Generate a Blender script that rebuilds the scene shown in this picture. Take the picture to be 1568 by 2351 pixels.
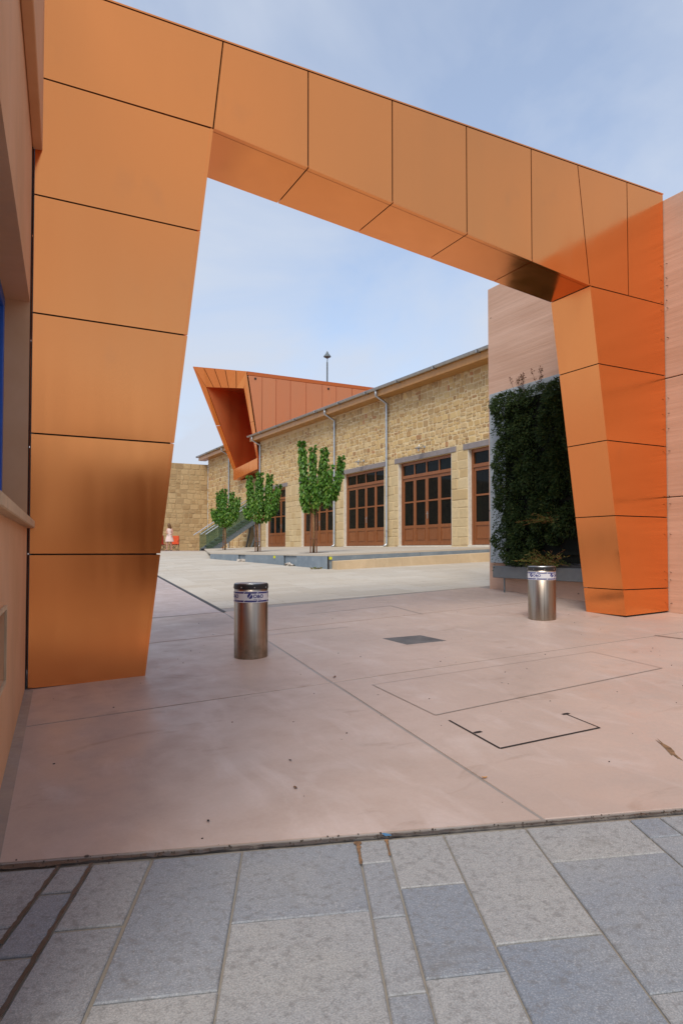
import bpy, bmesh, math, random
from mathutils import Vector, Matrix
random.seed(7)
R = math.radians
scene = bpy.context.scene
COL = scene.collection
for o in list(bpy.data.objects): bpy.data.objects.remove(o)

# ------------------------------------------------------------------ camera
F, YAW, PITCH, HZ, CZ = 1568.0, R(28.1), R(1.7), 1262.0, 1.1
SH = HZ - 1175.5 - F * math.tan(PITCH)
cam_d = bpy.data.cameras.new('camera'); cam = bpy.data.objects.new('camera', cam_d); COL.objects.link(cam)
cam_d.sensor_fit = 'HORIZONTAL'; cam_d.sensor_width = 24.0; cam_d.lens = 24.0 * F / 1568.0
cam_d.shift_y = SH / 1568.0; cam_d.clip_start = 0.05; cam_d.clip_end = 3000
cam.location = (0, 0, CZ); cam.rotation_euler = (R(90) + PITCH, 0, -YAW)
scene.camera = cam

# ------------------------------------------------------------------ light, sky, exposure
SUN_EL = R(50); sunv = Vector((-0.64 * math.cos(SUN_EL), -0.77 * math.cos(SUN_EL), math.sin(SUN_EL)))
sun_d = bpy.data.lights.new('sun', 'SUN'); sun_d.energy = 2.0; sun_d.angle = R(26); sun_d.color = (1.0, 0.93, 0.83)
sun = bpy.data.objects.new('sun', sun_d); COL.objects.link(sun)
sun.rotation_euler = sunv.to_track_quat('Z', 'Y').to_euler(); sun.location = (-20, -10, 30)
world = bpy.data.worlds.new('World'); scene.world = world; world.use_nodes = True
wt = world.node_tree; wt.nodes.clear()
def WN(t, **k):
    n = wt.nodes.new(t)
    for a, b in k.items(): setattr(n, a, b)
    return n
def wl(a, b): wt.links.new(a, b)
sky = WN('ShaderNodeTexSky', sky_type='NISHITA', sun_disc=False, sun_elevation=SUN_EL,
         sun_rotation=math.atan2(sunv.x, sunv.y), altitude=50, air_density=1.0, dust_density=0.7, ozone_density=1.6)
geo = WN('ShaderNodeTexCoord'); sep = WN('ShaderNodeSeparateXYZ'); wl(geo.outputs['Generated'], sep.inputs[0])
den = WN('ShaderNodeMath', operation='MAXIMUM'); wl(sep.outputs['Z'], den.inputs[0]); den.inputs[1].default_value = 0.0
den2 = WN('ShaderNodeMath', operation='ADD'); wl(den.outputs[0], den2.inputs[0]); den2.inputs[1].default_value = 0.22
dv = WN('ShaderNodeVectorMath', operation='DIVIDE'); wl(geo.outputs['Generated'], dv.inputs[0])
cmb = WN('ShaderNodeCombineXYZ')
for i in range(3): wl(den2.outputs[0], cmb.inputs[i])
wl(cmb.outputs[0], dv.inputs[1])
nz = WN('ShaderNodeTexNoise'); nz.inputs['Scale'].default_value = 1.5; nz.inputs['Detail'].default_value = 6; nz.inputs['Roughness'].default_value = 0.55
nz.inputs['Distortion'].default_value = 0.4
wmap = WN('ShaderNodeMapping'); wmap.inputs['Scale'].default_value = (1.0, 0.7, 0.6); wmap.inputs['Location'].default_value = (3.1, 1.2, 0.4)
wl(dv.outputs[0], wmap.inputs[0]); wl(wmap.outputs[0], nz.inputs['Vector'])
mr = WN('ShaderNodeMapRange'); mr.inputs['From Min'].default_value = 0.37; mr.inputs['From Max'].default_value = 0.63
mr.inputs['To Min'].default_value = 0.38; mr.inputs['To Max'].default_value = 0.92
wl(nz.outputs['Fac'], mr.inputs['Value'])
mixc = WN('ShaderNodeMix', data_type='RGBA')
hz = WN('ShaderNodeMapRange'); hz.inputs['From Min'].default_value = 0.0; hz.inputs['From Max'].default_value = 0.42; hz.inputs['To Min'].default_value = 0.45; hz.inputs['To Max'].default_value = 0.0
hz.interpolation_type = 'SMOOTHSTEP'; wl(sep.outputs['Z'], hz.inputs['Value'])
ad = WN('ShaderNodeMath', operation='ADD', use_clamp=True); wl(mr.outputs[0], ad.inputs[0]); wl(hz.outputs[0], ad.inputs[1]); wl(ad.outputs[0], mixc.inputs['Factor'])
wl(sky.outputs[0], mixc.inputs['A']); mixc.inputs['B'].default_value = (2.95, 3.25, 3.8, 1)
bg = WN('ShaderNodeBackground'); bg.inputs['Strength'].default_value = 0.15
wl(mixc.outputs['Result'], bg.inputs['Color'])
wo = WN('ShaderNodeOutputWorld'); wl(bg.outputs[0], wo.inputs['Surface'])
scene.view_settings.view_transform = 'Standard'; scene.view_settings.look = 'None'
scene.view_settings.gamma = 1; scene.view_settings.exposure = 0.55; scene.view_settings.use_curve_mapping = False
scene.cycles.max_bounces = 8

# ------------------------------------------------------------------ survey helpers (where a sight line meets a real surface)
fw = Vector((math.sin(YAW) * math.cos(PITCH), math.cos(YAW) * math.cos(PITCH), math.sin(PITCH)))
rt = Vector((math.cos(YAW), -math.sin(YAW), 0)); up = rt.cross(fw); CC = Vector((0, 0, CZ))
def ray(px, py): return fw + rt * ((px - 784) / F) + up * ((1175.5 - py + SH) / F)
def hx(px, py, c): d = ray(px, py); return CC + d * (c / d.x)
def hy(px, py, c): d = ray(px, py); return CC + d * (c / d.y)
SX, SY, GTOP, GK = 0.036, 0.037, 1.03, 0.12
def gz(x, y):
    a = SX * (x - 0.34) + SY * (y - 5.9)
    a = max(a, -0.9)
    t = (a - GTOP) / GK
    return GTOP - GK * (math.log1p(math.exp(-t)) if t > -30 else -t)
def G(px, py, off=0.0):
    d = ray(px, py); lo, hi = 0.4, 300.0
    for _ in range(50):
        m = (lo + hi) / 2; p = CC + d * m
        if p.z > gz(p.x, p.y) + off: lo = m
        else: hi = m
    return CC + d * lo
def G2(px, py): p = G(px, py); return (p.x, p.y)

# ------------------------------------------------------------------ object helpers
WLOC = {}
def tag(o, label=None, cat=None, group=None, kind=None):
    if label: o['label'] = label
    if cat: o['category'] = cat
    if group: o['group'] = group
    if kind: o['kind'] = kind
    return o
def empty(name, loc, label=None, cat=None, group=None, kind=None):
    o = bpy.data.objects.new(name, None); COL.objects.link(o); o.location = loc
    o.empty_display_size = 0.2; WLOC[o] = Vector(loc)
    return tag(o, label, cat, group, kind)
class MB:
    def __init__(s): s.v = []; s.f = []
    def poly(s, pts):
        n = len(s.v); s.v += [tuple(p) for p in pts]; s.f.append(tuple(range(n, n + len(pts)))); return s
    def add(s, vs, fs):
        n = len(s.v); s.v += [tuple(p) for p in vs]; s.f += [tuple(i + n for i in f) for f in fs]; return s
    def box(s, a, b):
        x0, y0, z0 = a; x1, y1, z1 = b
        return s.hexa([(x0,y0,z0),(x1,y0,z0),(x1,y1,z0),(x0,y1,z0),(x0,y0,z1),(x1,y0,z1),(x1,y1,z1),(x0,y1,z1)])
    def hexa(s, p): return s.add(p, [(3,2,1,0),(4,5,6,7),(0,1,5,4),(1,2,6,5),(2,3,7,6),(3,0,4,7)])
    def obox(s, c, ax, ay, az):
        c, ax, ay, az = map(Vector, (c, ax, ay, az))
        return s.hexa([c-ax-ay-az, c+ax-ay-az, c+ax+ay-az, c-ax+ay-az, c-ax-ay+az, c+ax-ay+az, c+ax+ay+az, c-ax+ay+az])
    def prism(s, pts, vec):
        vec = Vector(vec); a = [Vector(p) for p in pts]; b = [p + vec for p in a]; n = len(a)
        return s.add(a + b, [tuple(range(n))[::-1], tuple(range(n, 2*n))] + [(i, (i+1) % n, n + (i+1) % n, n + i) for i in range(n)])
    def bar(s, a, b, w, h, upv=(0,0,1)):
        a, b = Vector(a), Vector(b); d = (b - a); L = d.length; d.normalize(); u = Vector(upv)
        sx = d.cross(u)
        if sx.length < 1e-4: sx = d.cross(Vector((1,0,0)))
        sx.normalize(); uu = sx.cross(d)
        return s.obox((a+b)/2, d*(L/2), sx*(w/2), uu*(h/2))
    def tube(s, path, r, n=10, cap=True):
        path = [Vector(p) for p in path]; rs = r if isinstance(r, (list, tuple)) else [r]*len(path)
        rings = []; ref = None
        for i, p in enumerate(path):
            t = (path[min(i+1, len(path)-1)] - path[max(i-1, 0)]).normalized()
            if ref is None: ref = Vector((1,0,0)) if abs(t.x) < 0.8 else Vector((0,1,0))
            u = (ref - t*ref.dot(t)).normalized(); w = t.cross(u); ref = u
            rings.append([p + (u*math.cos(2*math.pi*k/n) + w*math.sin(2*math.pi*k/n))*rs[i] for k in range(n)])
        vs = [q for rg in rings for q in rg]
        fs = [(i*n+k, i*n+(k+1)%n, (i+1)*n+(k+1)%n, (i+1)*n+k) for i in range(len(path)-1) for k in range(n)]
        if cap: fs += [tuple(range(n))[::-1], tuple(range((len(path)-1)*n, len(path)*n))]
        return s.add(vs, fs)
    def lathe(s, c, prof, n=40):
        c = Vector(c); vs = []
        for r, z in prof: vs += [c + Vector((r*math.cos(2*math.pi*k/n), r*math.sin(2*math.pi*k/n), z)) for k in range(n)]
        m = len(prof)
        fs = [(i*n+k, i*n+(k+1)%n, (i+1)*n+(k+1)%n, (i+1)*n+k) for i in range(m-1) for k in range(n)]
        fs += [tuple(range(n))[::-1], tuple(range((m-1)*n, m*n))]
        return s.add(vs, fs)
    def build(s, name, mat, parent=None, smooth=False, bevel=0.0, kind=None, label=None, loc=None, segs=1, fix=True):
        if loc is None:
            xs = list(zip(*s.v)); loc = Vector([(min(a)+max(a))/2 for a in xs])
        loc = Vector(loc)
        me = bpy.data.meshes.new(name); me.from_pydata([tuple(Vector(v)-loc) for v in s.v], [], s.f); me.update()
        if fix or bevel:
            bm = bmesh.new(); bm.from_mesh(me)
            if fix: bmesh.ops.recalc_face_normals(bm, faces=bm.faces)
            if bevel: bmesh.ops.bevel(bm, geom=bm.edges[:], offset=bevel, segments=segs, affect='EDGES', profile=0.6)
            bm.to_mesh(me); bm.free()
        if smooth: me.polygons.foreach_set('use_smooth', [True]*len(me.polygons))
        me.materials.append(mat)
        return link(name, me, loc, parent, kind, label)
def link(name, me, loc, parent=None, kind=None, label=None):
    o = bpy.data.objects.new(name, me); COL.objects.link(o); loc = Vector(loc)
    if parent is not None: o.parent = parent; o.location = loc - WLOC[parent]
    else: o.location = loc
    WLOC[o] = loc
    if kind: o['kind'] = kind
    if label: o['label'] = label
    return o
def clip(poly, a, b, d=0.0):
    """part of convex 2D poly lying left of the line a->b, at least d away from it"""
    ax, ay = a; bx, by = b; L = math.hypot(bx-ax, by-ay); nx, ny = -(by-ay)/L, (bx-ax)/L
    f = lambda p: (p[0]-ax)*nx + (p[1]-ay)*ny - d
    out = []
    for i in range(len(poly)):
        p, q = poly[i], poly[(i+1) % len(poly)]; fp, fq = f(p), f(q)
        if fp >= 0: out.append(p)
        if (fp >= 0) != (fq >= 0):
            t = fp/(fp-fq); out.append((p[0]+(q[0]-p[0])*t, p[1]+(q[1]-p[1])*t))
    return out
def ccw(poly):
    a = sum(poly[i][0]*poly[(i+1)%len(poly)][1]-poly[(i+1)%len(poly)][0]*poly[i][1] for i in range(len(poly)))
    return list(poly) if a > 0 else list(poly)[::-1]
def inset(poly, d):
    poly = ccw(poly); out = poly
    for i in range(len(poly)):
        if out: out = clip(out, poly[i], poly[(i+1) % len(poly)], d)
    return out
def slab(name, poly, mat, parent, zf=gz, off=0.0, thick=0.03, cell=0.0, bevel=0.0, jit=0.0, label=None, kind=None):
    """a paving piece following the ground, with a vertical skirt"""
    poly = ccw(poly); bm = bmesh.new()
    cx = sum(p[0] for p in poly)/len(poly); cy = sum(p[1] for p in poly)/len(poly); cz = zf(cx, cy)
    bm.faces.new([bm.verts.new((x, y, 0)) for x, y in poly])
    if cell:
        for ax in (0, 1):
            lo = min(p[ax] for p in poly); hi = max(p[ax] for p in poly); k = math.ceil(lo/cell)
            while k*cell < hi:
                co = [0,0,0]; co[ax] = k*cell; no = [0,0,0]; no[ax] = 1
                bmesh.ops.bisect_plane(bm, geom=bm.verts[:]+bm.edges[:]+bm.faces[:], plane_co=co, plane_no=no); k += 1
    for v in bm.verts: v.co.z = zf(v.co.x, v.co.y) + off
    ex = bmesh.ops.extrude_edge_only(bm, edges=[e for e in bm.edges if e.is_boundary])
    for v in [g for g in ex['geom'] if isinstance(g, bmesh.types.BMVert)]: v.co.z -= thick
    if bevel:
        es = [e for e in bm.edges if len(e.link_faces) == 2 and e.calc_face_angle(0) > 1.0 and abs(e.verts[0].co.z-zf(*e.verts[0].co.xy)-off) < 0.001 and abs(e.verts[1].co.z-zf(*e.verts[1].co.xy)-off) < 0.001]
        bmesh.ops.bevel(bm, geom=es, offset=bevel, segments=1, affect='EDGES')
    tx, ty = random.uniform(-jit, jit), random.uniform(-jit, jit)
    for v in bm.verts:
        v.co.z += (v.co.x-cx)*tx + (v.co.y-cy)*ty
        v.co -= Vector((cx, cy, cz))
    bmesh.ops.recalc_face_normals(bm, faces=bm.faces)
    me = bpy.data.meshes.new(name); bm.to_mesh(me); bm.free(); me.materials.append(mat)
    return link(name, me, (cx, cy, cz), parent, kind, label)

# ------------------------------------------------------------------ materials
class NT:
    def __init__(s, name):
        s.m = bpy.data.materials.new(name); s.m.use_nodes = True; s.t = s.m.node_tree
        s.b = s.t.nodes['Principled BSDF']; s.pos = None
    def n(s, t, **k):
        n = s.t.nodes.new(t)
        for a, b in k.items(): setattr(n, a, b)
        return n
    def l(s, a, b): s.t.links.new(a, b)
    def P(s, scale=(1,1,1), rot=(0,0,0)):
        if s.pos is None: s.pos = s.n('ShaderNodeNewGeometry')
        m = s.n('ShaderNodeMapping'); m.inputs['Scale'].default_value = scale; m.inputs['Rotation'].default_value = rot
        s.l(s.pos.outputs['Position'], m.inputs[0]); return m.outputs[0]
    def noise(s, scale=5, detail=4, rough=0.55, stretch=(1,1,1), rot=(0,0,0), dist=0.0):
        n = s.n('ShaderNodeTexNoise'); n.inputs['Scale'].default_value = scale; n.inputs['Detail'].default_value = detail
        n.inputs['Roughness'].default_value = rough; n.inputs['Distortion'].default_value = dist
        s.l(s.P(stretch, rot), n.inputs['Vector']); return n.outputs['Fac']
    def rng(s, v, a, b, c=0.0, d=1.0):
        m = s.n('ShaderNodeMapRange'); s.l(v, m.inputs['Value'])
        for k, x in zip(('From Min','From Max','To Min','To Max'), (a,b,c,d)): m.inputs[k].default_value = x
        return m.outputs[0]
    def ramp(s, v, stops):
        r = s.n('ShaderNodeValToRGB'); s.l(v, r.inputs[0]); e = r.color_ramp.elements
        while len(e) < len(stops): e.new(0.5)
        for i, (p, c) in enumerate(stops): e[i].position = p; e[i].color = (*c, 1)
        return r.outputs[0]
    def mix(s, f, a, b, bt='MIX'):
        m = s.n('ShaderNodeMix', data_type='RGBA', blend_type=bt)
        for v, k in ((f,'Factor'),(a,'A'),(b,'B')):
            if isinstance(v, (int, float)): m.inputs[k].default_value = v
            elif isinstance(v, tuple): m.inputs[k].default_value = (*v, 1)
            else: s.l(v, m.inputs[k])
        return m.outputs['Result']
    def math(s, op, a, b=0.0):
        m = s.n('ShaderNodeMath', operation=op)
        for i, v in enumerate((a, b)):
            if isinstance(v, (int, float)): m.inputs[i].default_value = v
            else: s.l(v, m.inputs[i])
        return m.outputs[0]
    def rand(s):
        o = s.n('ShaderNodeObjectInfo')
        if s.pos is None: s.pos = s.n('ShaderNodeNewGeometry')
        return s.math('FRACT', s.math('ADD', o.outputs['Random'], s.pos.outputs['Random Per Island']))
    def bump(s, h, strength=0.3, dist=0.01, prev=None):
        b = s.n('ShaderNodeBump'); b.inputs['Strength'].default_value = strength; b.inputs['Distance'].default_value = dist
        s.l(h, b.inputs['Height'])
        if prev is not None: s.l(prev, b.inputs['Normal'])
        return b.outputs[0]
    def set(s, color=None, rough=None, metal=None, normal=None, spec=None):
        for v, k in ((color,'Base Color'),(rough,'Roughness'),(metal,'Metallic'),(normal,'Normal'),(spec,'Specular IOR Level')):
            if v is None: continue
            if isinstance(v, tuple): s.b.inputs[k].default_value = (*v, 1)
            elif isinstance(v, (int, float)): s.b.inputs[k].default_value = v
            else: s.l(v, s.b.inputs[k])
        return s.m
def plain(name, c, rough=0.5, metal=0.0, var=0.12, scale=8):
    t = NT(name); f = t.noise(scale, 4)
    lo = tuple(x*(1-var) for x in c); hi = tuple(min(1, x*(1+var)) for x in c)
    return t.set(t.mix(t.rng(f, .3, .7), lo, hi), t.rng(t.noise(scale*2.3, 3), .3, .7, rough*.9, min(1, rough*1.1)), metal)

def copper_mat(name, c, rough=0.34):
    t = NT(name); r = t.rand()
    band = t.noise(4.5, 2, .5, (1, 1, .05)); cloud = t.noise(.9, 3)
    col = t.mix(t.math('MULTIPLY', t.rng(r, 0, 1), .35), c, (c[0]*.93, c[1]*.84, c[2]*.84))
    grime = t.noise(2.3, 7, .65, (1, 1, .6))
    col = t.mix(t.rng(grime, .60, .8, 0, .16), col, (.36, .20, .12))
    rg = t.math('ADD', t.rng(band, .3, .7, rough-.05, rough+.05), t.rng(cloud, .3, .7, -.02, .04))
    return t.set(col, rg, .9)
M = {}
M['copper'] = copper_mat('copper_panel', (.92, .32, .092), .16)
M['copper_dark'] = copper_mat('copper_panel_red_dim', (.66, .16, .045), .35)  # darker red copper: the dim of the box's inside is put into the colour
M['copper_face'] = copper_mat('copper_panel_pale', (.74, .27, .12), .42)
M['core'] = plain('dark_joint', (.018, .012, .010), .8)
M['steel'] = None
def steel_brushed():
    t = NT('stainless_dirty'); s = t.noise(40, 3, .6, (1, 1, .03)); d = t.noise(9, 5)
    zs = t.n('ShaderNodeSeparateXYZ'); t.l(t.P(), zs.inputs[0])
    col = t.mix(t.rng(s, .3, .7), (.29, .235, .185), (.39, .33, .27))
    lowd = t.math('MULTIPLY', t.rng(zs.outputs['Z'], .08, .36, 1, 0), t.rng(d, .38, .62))
    col = t.mix(t.math('MULTIPLY', lowd, .7), col, (.14, .10, .05))
    return t.set(col, t.math('ADD', t.rng(s, .3, .7, .28, .40), t.math('MULTIPLY', lowd, .3)), .95)
M['steel'] = steel_brushed()
M['galv'] = plain('galvanised_steel', (.44, .46, .47), .36, .9, .1, 6)
M['inox'] = plain('polished_rail', (.62, .63, .64), .22, .95, .05)
M['stairs'] = plain('painted_steel_grey', (.11, .135, .145), .5, .0, .15)
M['black'] = plain('black_rubber', (.015, .015, .016), .5)
M['felt'] = plain('black_felt', (.012, .014, .012), .95); M['felt'].node_tree.nodes['Principled BSDF'].inputs['Specular IOR Level'].default_value = .05
M['white'] = plain('white_plastic', (.62, .63, .66), .45, 0, .05)
M['blue_print'] = plain('blue_print', (.012, .018, .17), .45, 0, .05)

def concrete(name, c, scale=1.0, stain=(.16, .085, .035), dark=(.27,.2,.17), sheen=.42, amt=.40):
    t = NT(name)
    a = t.noise(.55*scale, 5, .6, dist=.6); b = t.noise(3.2*scale, 6, .65); g = t.noise(60, 4, .6); st = t.noise(1.5*scale, 7, .62, (1, 2.2, 1), (0,0,.5), .8)
    lo = tuple(x*.91 for x in c); hi = tuple(x*1.09 for x in c)
    col = t.mix(t.rng(a, .35, .65), lo, hi)
    col = t.mix(t.rng(b, .45, .75, 0, .22), col, dark)
    col = t.mix(t.rng(st, .60, .74, 0, amt), col, stain)
    col = t.mix(t.rng(t.noise(1.3, 7, .62, (2.4, 1, 1), (0, 0, -.6), .7), .53, .72, 0, .5), col, tuple(min(1, x*k) for x, k in zip(c, (1.25, 1.36, 1.48))))
    col = t.mix(t.rng(g, .35, .7, 0, .12), col, dark)
    vo = t.n('ShaderNodeTexVoronoi'); vo.inputs['Scale'].default_value = 2.6; t.l(t.P(), vo.inputs['Vector'])
    col = t.mix(t.rng(vo.outputs['Distance'], .018, .03, .85, 0), col, (.04, .03, .025))
    n1 = t.bump(g, .12, .003); n2 = t.bump(b, .12, .006, n1)
    return t.set(col, t.rng(b, .3, .7, sheen-.08, sheen+.2), 0, n2)
M['pink'] = concrete('pink_concrete', (.455, .348, .292), 1.0)
M['lav'] = concrete('lavender_concrete', (.43, .345, .32), 1.0, amt=.2)
M['joint'] = concrete('grey_joint_filler', (.27, .24, .215))
def beige():
    t = NT('beige_paving'); a = t.noise(.5, 5, .6); b = t.noise(6, 6, .65); g = t.noise(80, 3)
    r = t.rand()
    col = t.mix(t.rng(r, 0, 1), (.44, .39, .32), (.51, .465, .395))
    col = t.mix(t.rng(a, .42, .7, 0, .45), col, (.45, .37, .27))
    col = t.mix(t.rng(b, .5, .75, 0, .28), col, (.34, .29, .23))
    return t.set(col, .75, 0, t.bump(g, .15, .003))
M['beige'] = beige()
def granite():
    t = NT('grey_granite_paving'); r = t.rand(); a = t.noise(1.7, 5, .6); g = t.noise(190, 3, .6); g2 = t.noise(34, 5, .7); st = t.noise(2.6, 8, .65, (1,1,1), (0,0,0), .7)
    oi = t.n('ShaderNodeObjectInfo'); sc_ = t.n('ShaderNodeSeparateColor'); t.l(oi.outputs['Color'], sc_.inputs[0])
    tone = t.math('ADD', sc_.outputs[0], t.rng(r, 0, 1, -.07, .07))
    base = t.ramp(tone, [(0, (.115, .145, .19)), (.28, (.185, .21, .245)), (.5, (.24, .252, .268)), (.75, (.30, .298, .29)), (1, (.37, .355, .32))])
    col = t.mix(t.rng(a, .45, .7, 0, .35), base, (.34, .32, .28))
    col = t.mix(t.rng(g, .5, .66, 0, .42), col, (.10, .10, .105))
    col = t.mix(t.rng(g, .46, .34, 0, .32), col, (.55, .53, .50))
    col = t.mix(t.rng(g2, .5, .66, 0, .55), col, (.13, .125, .12))
    col = t.mix(t.rng(st, .60, .72, 0, .4), col, (.12, .105, .085))
    nn = t.bump(g, .3, .002); nn = t.bump(g2, .22, .005, nn)
    return t.set(col, t.rng(a, .3, .7, .55, .75), 0, nn)
M['granite'] = granite()
M['grout'] = concrete('dirty_grout', (.24, .215, .17))
M['soil'] = concrete('dark_soil', (.045, .034, .024))
def render_wall():
    t = NT('orange_render'); a = t.noise(1.2, 5, .6); g = t.noise(140, 3); v = t.noise(3, 5, .6, (1, 1, .25))
    col = t.mix(t.rng(a, .35, .7), (.61, .33, .165), (.69, .40, .225))
    col = t.mix(t.rng(v, .5, .75, 0, .3), col, (.42, .26, .17))
    return t.set(col, .85, 0, t.bump(g, .35, .002))
M['render'] = render_wall()
def board_concrete():
    t = NT('board_marked_pink_concrete'); a = t.noise(1.3, 6, .62, (1, .35, 3.2)); b = t.noise(2.2, 5, .6, (1, .22, 9)); g = t.noise(70, 4)
    col = t.mix(t.rng(a, .35, .68), (.47, .29, .20), (.57, .375, .275))
    col = t.mix(t.rng(b, .52, .72, 0, .3), col, (.42, .26, .18))
    vo = t.n('ShaderNodeTexVoronoi'); vo.inputs['Scale'].default_value = 3.6; t.l(t.P((1, .6, 1)), vo.inputs['Vector'])
    pit = t.rng(vo.outputs['Distance'], .03, .05, 1, 0)
    col = t.mix(t.math('MULTIPLY', pit, .8), col, (.10, .05, .035))
    nn = t.bump(b, .5, .012); nn = t.bump(g, .2, .003, nn)
    return t.set(col, .8, 0, nn)
M['board'] = board_concrete()
def sandstone(name, stops, rough=.85):
    t = NT(name); r = t.rand(); a = t.noise(9, 6, .65); g = t.noise(45, 4, .6)
    col = t.ramp(r, stops)
    col = t.mix(t.rng(a, .45, .75, 0, .45), col, tuple(x*.62 for x in stops[1][1]))
    col = t.mix(t.rng(g, .55, .7, 0, .3), col, (.60, .47, .28))
    nn = t.bump(a, .5, .02); nn = t.bump(g, .4, .006, nn)
    return t.set(col, rough, 0, nn)
M['stone'] = sandstone('honey_sandstone', [(0, (.50, .33, .135)), (.22, (.60, .43, .195)), (.42, (.42, .25, .10)), (.6, (.62, .46, .24)), (.76, (.37, .23, .10)), (.88, (.54, .385, .185)), (.95, (.31, .18, .075)), (1, (.48, .22, .095))])
M['ashlar'] = sandstone('pale_ashlar', [(0, (.53, .40, .215)), (.4, (.58, .45, .255)), (.7, (.49, .35, .17)), (1, (.55, .41, .225))])
M['oldstone'] = sandstone('weathered_stone', [(0, (.42, .29, .14)), (.35, (.49, .35, .18)), (.6, (.34, .22, .10)), (.85, (.52, .38, .20)), (1, (.27, .17, .08))])
M['mortar'] = concrete('sandy_mortar', (.64, .50, .29), 3, (.42,.28,.12), (.42, .29, .14), .8)
M['mortar_old'] = concrete('old_mortar', (.40, .29, .15), 3, (.3,.2,.1), (.26, .18, .09), .8)
M['sandstep'] = concrete('sandstone_step', (.56, .42, .26), 2, (.4,.28,.15), (.42, .32, .2), .8, .2)
def slate():
    t = NT('blue_grey_cladding'); a = t.noise(2.2, 5, .6); b = t.noise(7, 6, .7); r = t.rand()
    col = t.mix(t.rng(a, .35, .7), (.145, .185, .225), (.215, .26, .295))
    col = t.mix(t.math('MULTIPLY', r, .3), col, (.17, .20, .215))
    col = t.mix(t.rng(b, .56, .75, 0, .5), col, (.38, .42, .45))
    return t.set(col, .55, 0, t.bump(b, .15, .004))
M['slate'] = slate()
def wood(name, c0, c1):
    t = NT(name); gr = t.noise(14, 5, .6, (6, 6, .35), dist=.3); r = t.rand(); big = t.noise(2.4, 2, .5, (3, 3, .4))
    col = t.mix(t.rng(gr, .3, .7), c0, c1)
    col = t.mix(t.math('MULTIPLY', t.rng(big, .35, .65), .6), col, tuple(x*1.5 for x in c0))
    col = t.mix(t.math('MULTIPLY', r, .3), col, c0)
    return t.set(col, .36, 0, t.bump(gr, .08, .002))
M['wood'] = wood('varnished_wood', (.145, .046, .013), (.34, .115, .034))
M['eave'] = wood('eave_timber', (.33, .15, .035), (.47, .23, .06))
M['lintel'] = plain('lintel_steel', (.22, .19, .185), .6, 0, .12)
def glass_mat(name, tint, trans=.35, rough=.03, spec=.5):
    t = NT(name); out = t.t.nodes['Material Output']
    t.set(tint, rough, 0, None, spec)
    tr = t.n('ShaderNodeBsdfTransparent'); tr.inputs[0].default_value = (.75, .85, .8, 1)
    mx = t.n('ShaderNodeMixShader'); mx.inputs[0].default_value = 1 - trans
    t.l(tr.outputs[0], mx.inputs[1]); t.l(t.b.outputs[0], mx.inputs[2]); t.l(mx.outputs[0], out.inputs['Surface'])
    return t.m
M['glass'] = glass_mat('door_glass', (.008, .010, .011), .35, .03, .15)
M['glass_green'] = glass_mat('green_tint_glass', (.13, .17, .11), .72, .05)
M['glass_dark'] = glass_mat('smoked_glass', (.03, .035, .035), .25)
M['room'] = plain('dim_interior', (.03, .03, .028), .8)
M['curtain'] = plain('pale_blind', (.24, .25, .22), .8)
M['reveal'] = plain('white_reveal', (.62, .57, .48), .7)
M['bluepaint'] = plain('blue_paint', (.02, .10, .42), .45)
M['silltone'] = plain('sill_stone', (.55, .40, .25), .7)
M['rooftile'] = plain('roof_tile', (.30, .17, .10), .8)
M['greypanel'] = plain('grey_fibre_panel', (.30, .34, .36), .6)
M['trough'] = plain('zinc_trough', (.13, .14, .145), .55, .1)
M['bark'] = plain('bark', (.20, .105, .045), .85, 0, .35, 30)
M['stake'] = plain('stake_wood', (.16, .065, .03), .8, 0, .3, 20)
def leafmat(name, stops, rough=.42):
    t = NT(name); r = t.rand()
    col = t.ramp(r, stops); g = t.noise(30, 3)
    col = t.mix(t.rng(g, .4, .7, 0, .3), col, tuple(x*.6 for x in stops[0][1]))
    t.b.inputs['Specular IOR Level'].default_value = .35
    out = t.t.nodes['Material Output']; t.set(col, rough)
    tl = t.n('ShaderNodeBsdfTranslucent'); t.l(col, tl.inputs[0])
    mx = t.n('ShaderNodeMixShader'); mx.inputs[0].default_value = .22
    t.l(t.b.outputs[0], mx.inputs[1]); t.l(tl.outputs[0], mx.inputs[2]); t.l(mx.outputs[0], out.inputs['Surface'])
    return t.m
M['leaf'] = leafmat('mulberry_leaf', [(0, (.045, .125, .014)), (.4, (.075, .20, .02)), (.75, (.12, .26, .028)), (1, (.19, .29, .04))])
M['leaf_yellow'] = leafmat('yellowing_leaf', [(0, (.10, .13, .02)), (.5, (.17, .14, .03)), (1, (.22, .12, .03))])
M['fern'] = leafmat('dark_wall_plants', [(0, (.016, .036, .010)), (.4, (.028, .058, .014)), (.8, (.048, .085, .018)), (1, (.075, .10, .022))], .7)
M['redleaf'] = leafmat('reddish_foliage', [(0, (.07, .11, .02)), (.5, (.13, .15, .03)), (.72, (.26, .08, .03)), (1, (.22, .17, .04))], .6)
M['stalk'] = leafmat('brown_stalk', [(0, (.10, .045, .025)), (.6, (.16, .07, .035)), (1, (.05, .07, .02))], .7)
M['skin'] = plain('skin', (.50, .27, .20), .55)
M['hair'] = plain('brown_hair', (.12, .055, .02), .5, 0, .3, 60)
M['dress'] = plain('pale_pink_dress', (.66, .52, .48), .8, 0, .08, 20)
M['redcloth'] = plain('red_canvas', (.42, .03, .012), .7)
M['orangecloth'] = plain('orange_canvas', (.62, .08, .015), .7)
M['yellow'] = plain('yellow_tape', (.60, .60, .02), .6)
M['rubble'] = concrete('pale_rubble', (.55, .50, .44), 6)
M['iron'] = None
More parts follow.
